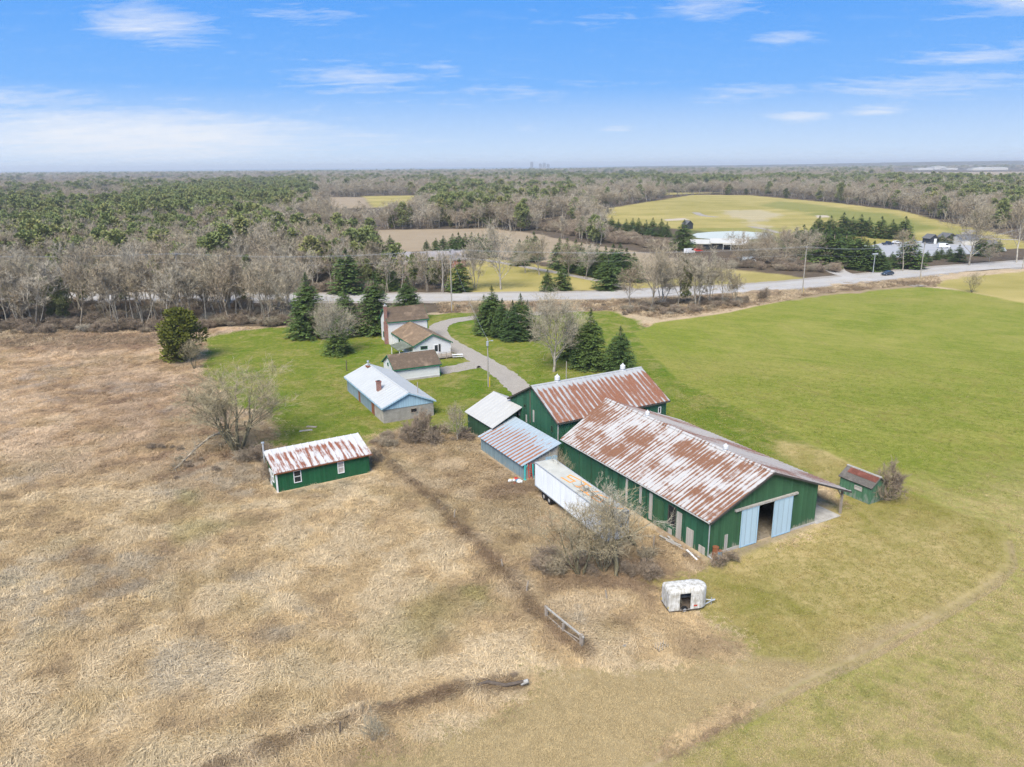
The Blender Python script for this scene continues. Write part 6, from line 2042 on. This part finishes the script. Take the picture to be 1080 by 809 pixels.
S = rs.uniform(.55, 1.25, n_) * (.75 + .55 * mid) * (.3 + .7 * dm)
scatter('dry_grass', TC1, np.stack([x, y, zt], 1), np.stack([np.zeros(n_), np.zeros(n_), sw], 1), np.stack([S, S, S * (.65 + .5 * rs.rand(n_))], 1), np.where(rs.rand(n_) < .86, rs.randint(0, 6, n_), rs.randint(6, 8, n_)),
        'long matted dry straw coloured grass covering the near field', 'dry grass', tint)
n0 = 150000
y = 165 + 120 * rs.rand(n0); x = (rs.rand(n0) * 2 - 1) * .74 * y
Mk = ground_masks(x, y)
f = (rs.rand(n0) < Mk['za'][:, 3]) & (line_d(x, y, road_xy) > 8.5) & (Mk['za'][:, 0] + Mk['za'][:, 1] < .3)
x, y = x[f], y[f]
n_ = len(x)
mid = fbm(x / 4., y / 6., 131, 3)[:, None]
tint = np.array([.24, .175, .115]) * (1 - sstep(.38, .62, mid)) + np.array([.46, .36, .235]) * sstep(.38, .62, mid)
S = rs.uniform(.8, 1.9, n_)
scatter('verge_grass', TC1, np.stack([x, y, np.zeros(n_)], 1), np.stack([np.zeros(n_), np.zeros(n_), rs.rand(n_) * 6.28], 1), np.stack([S, S, S], 1), rs.randint(0, 8, n_),
        'brown dead grass on the road verge and along the forest edge', 'dry grass', tint)
# short grass over lawn, crop and yard near the camera
TC2 = tuft_col('short_tufts', [(i + 50, 9, .24, .012, .6, 2.2) for i in range(4)])
n0 = 330000
y = 38 + (185 - 38) * rs.rand(n0) ** 1.5
x = (rs.rand(n0) * 2 - 1) * (.74 * y + 6)
Mk = ground_masks(x, y)
short = np.clip(Mk['za'][:, 0] + Mk['za'][:, 1] + Mk['za'][:, 2] + Mk['zb'][:, 0], 0, 1)
f = (rs.rand(n0) < short * (1 - Mk['zc'][:, 3])) & (line_d(x, y, [(p.x, p.y) for p in smooth_px(DRIVE_PX, 4)]) > 2.8)
f &= ~(poly_sd(x, y, [tuple(bl(a, b)[:2]) for a, b in ((0, -.2), (19.9, -.2), (19.9, 28), (0, 28))]) > 0)
x, y = x[f], y[f]
Mk = {k: v_[f] for k, v_ in Mk.items()}
n_ = len(x)
mid = fbm(x / 2.4, y / 2.4, 91, 3); rw = fbm(x / 1.3, y / 1.3, 93, 3)
gr_ = np.array([.135, .17, .022]); yl = np.array([.30, .245, .085]); stw = np.array([.44, .34, .185])
def lerp3(a, b, t):
    return a * (1 - t[:, None]) + b * t[:, None]
tint = np.repeat(gr_[None], n_, 0)
tint = lerp3(tint, np.repeat(yl[None], n_, 0), np.clip(Mk['za'][:, 2] * .65 + sstep(.5, .7, mid) * .6, 0, 1))
tint = lerp3(tint, np.repeat(stw[None], n_, 0), np.clip(Mk['zb'][:, 0] * 1.0 + Mk['za'][:, 1] * Mk['zc'][:, 2] * (.45 + .5 * sstep(.35, .6, rw)) + (rs.rand(n_) < .12) * .6, 0, 1))
edge_d = line_d(x + .3, y - .3, FIELD_W)
S = rs.uniform(.5, 1.2, n_) * (.7 + .5 * mid) * sstep(185, 120, y) * sstep(.08, .4, edge_d)
scatter('short_grass', TC2, np.stack([x, y, np.zeros(n_)], 1), np.stack([np.zeros(n_), np.zeros(n_), rs.rand(n_) * 6.28], 1), np.stack([S, S, S], 1), rs.randint(0, 4, n_),
        'short grass and crop blades over the mown yard and field', 'grass', tint)
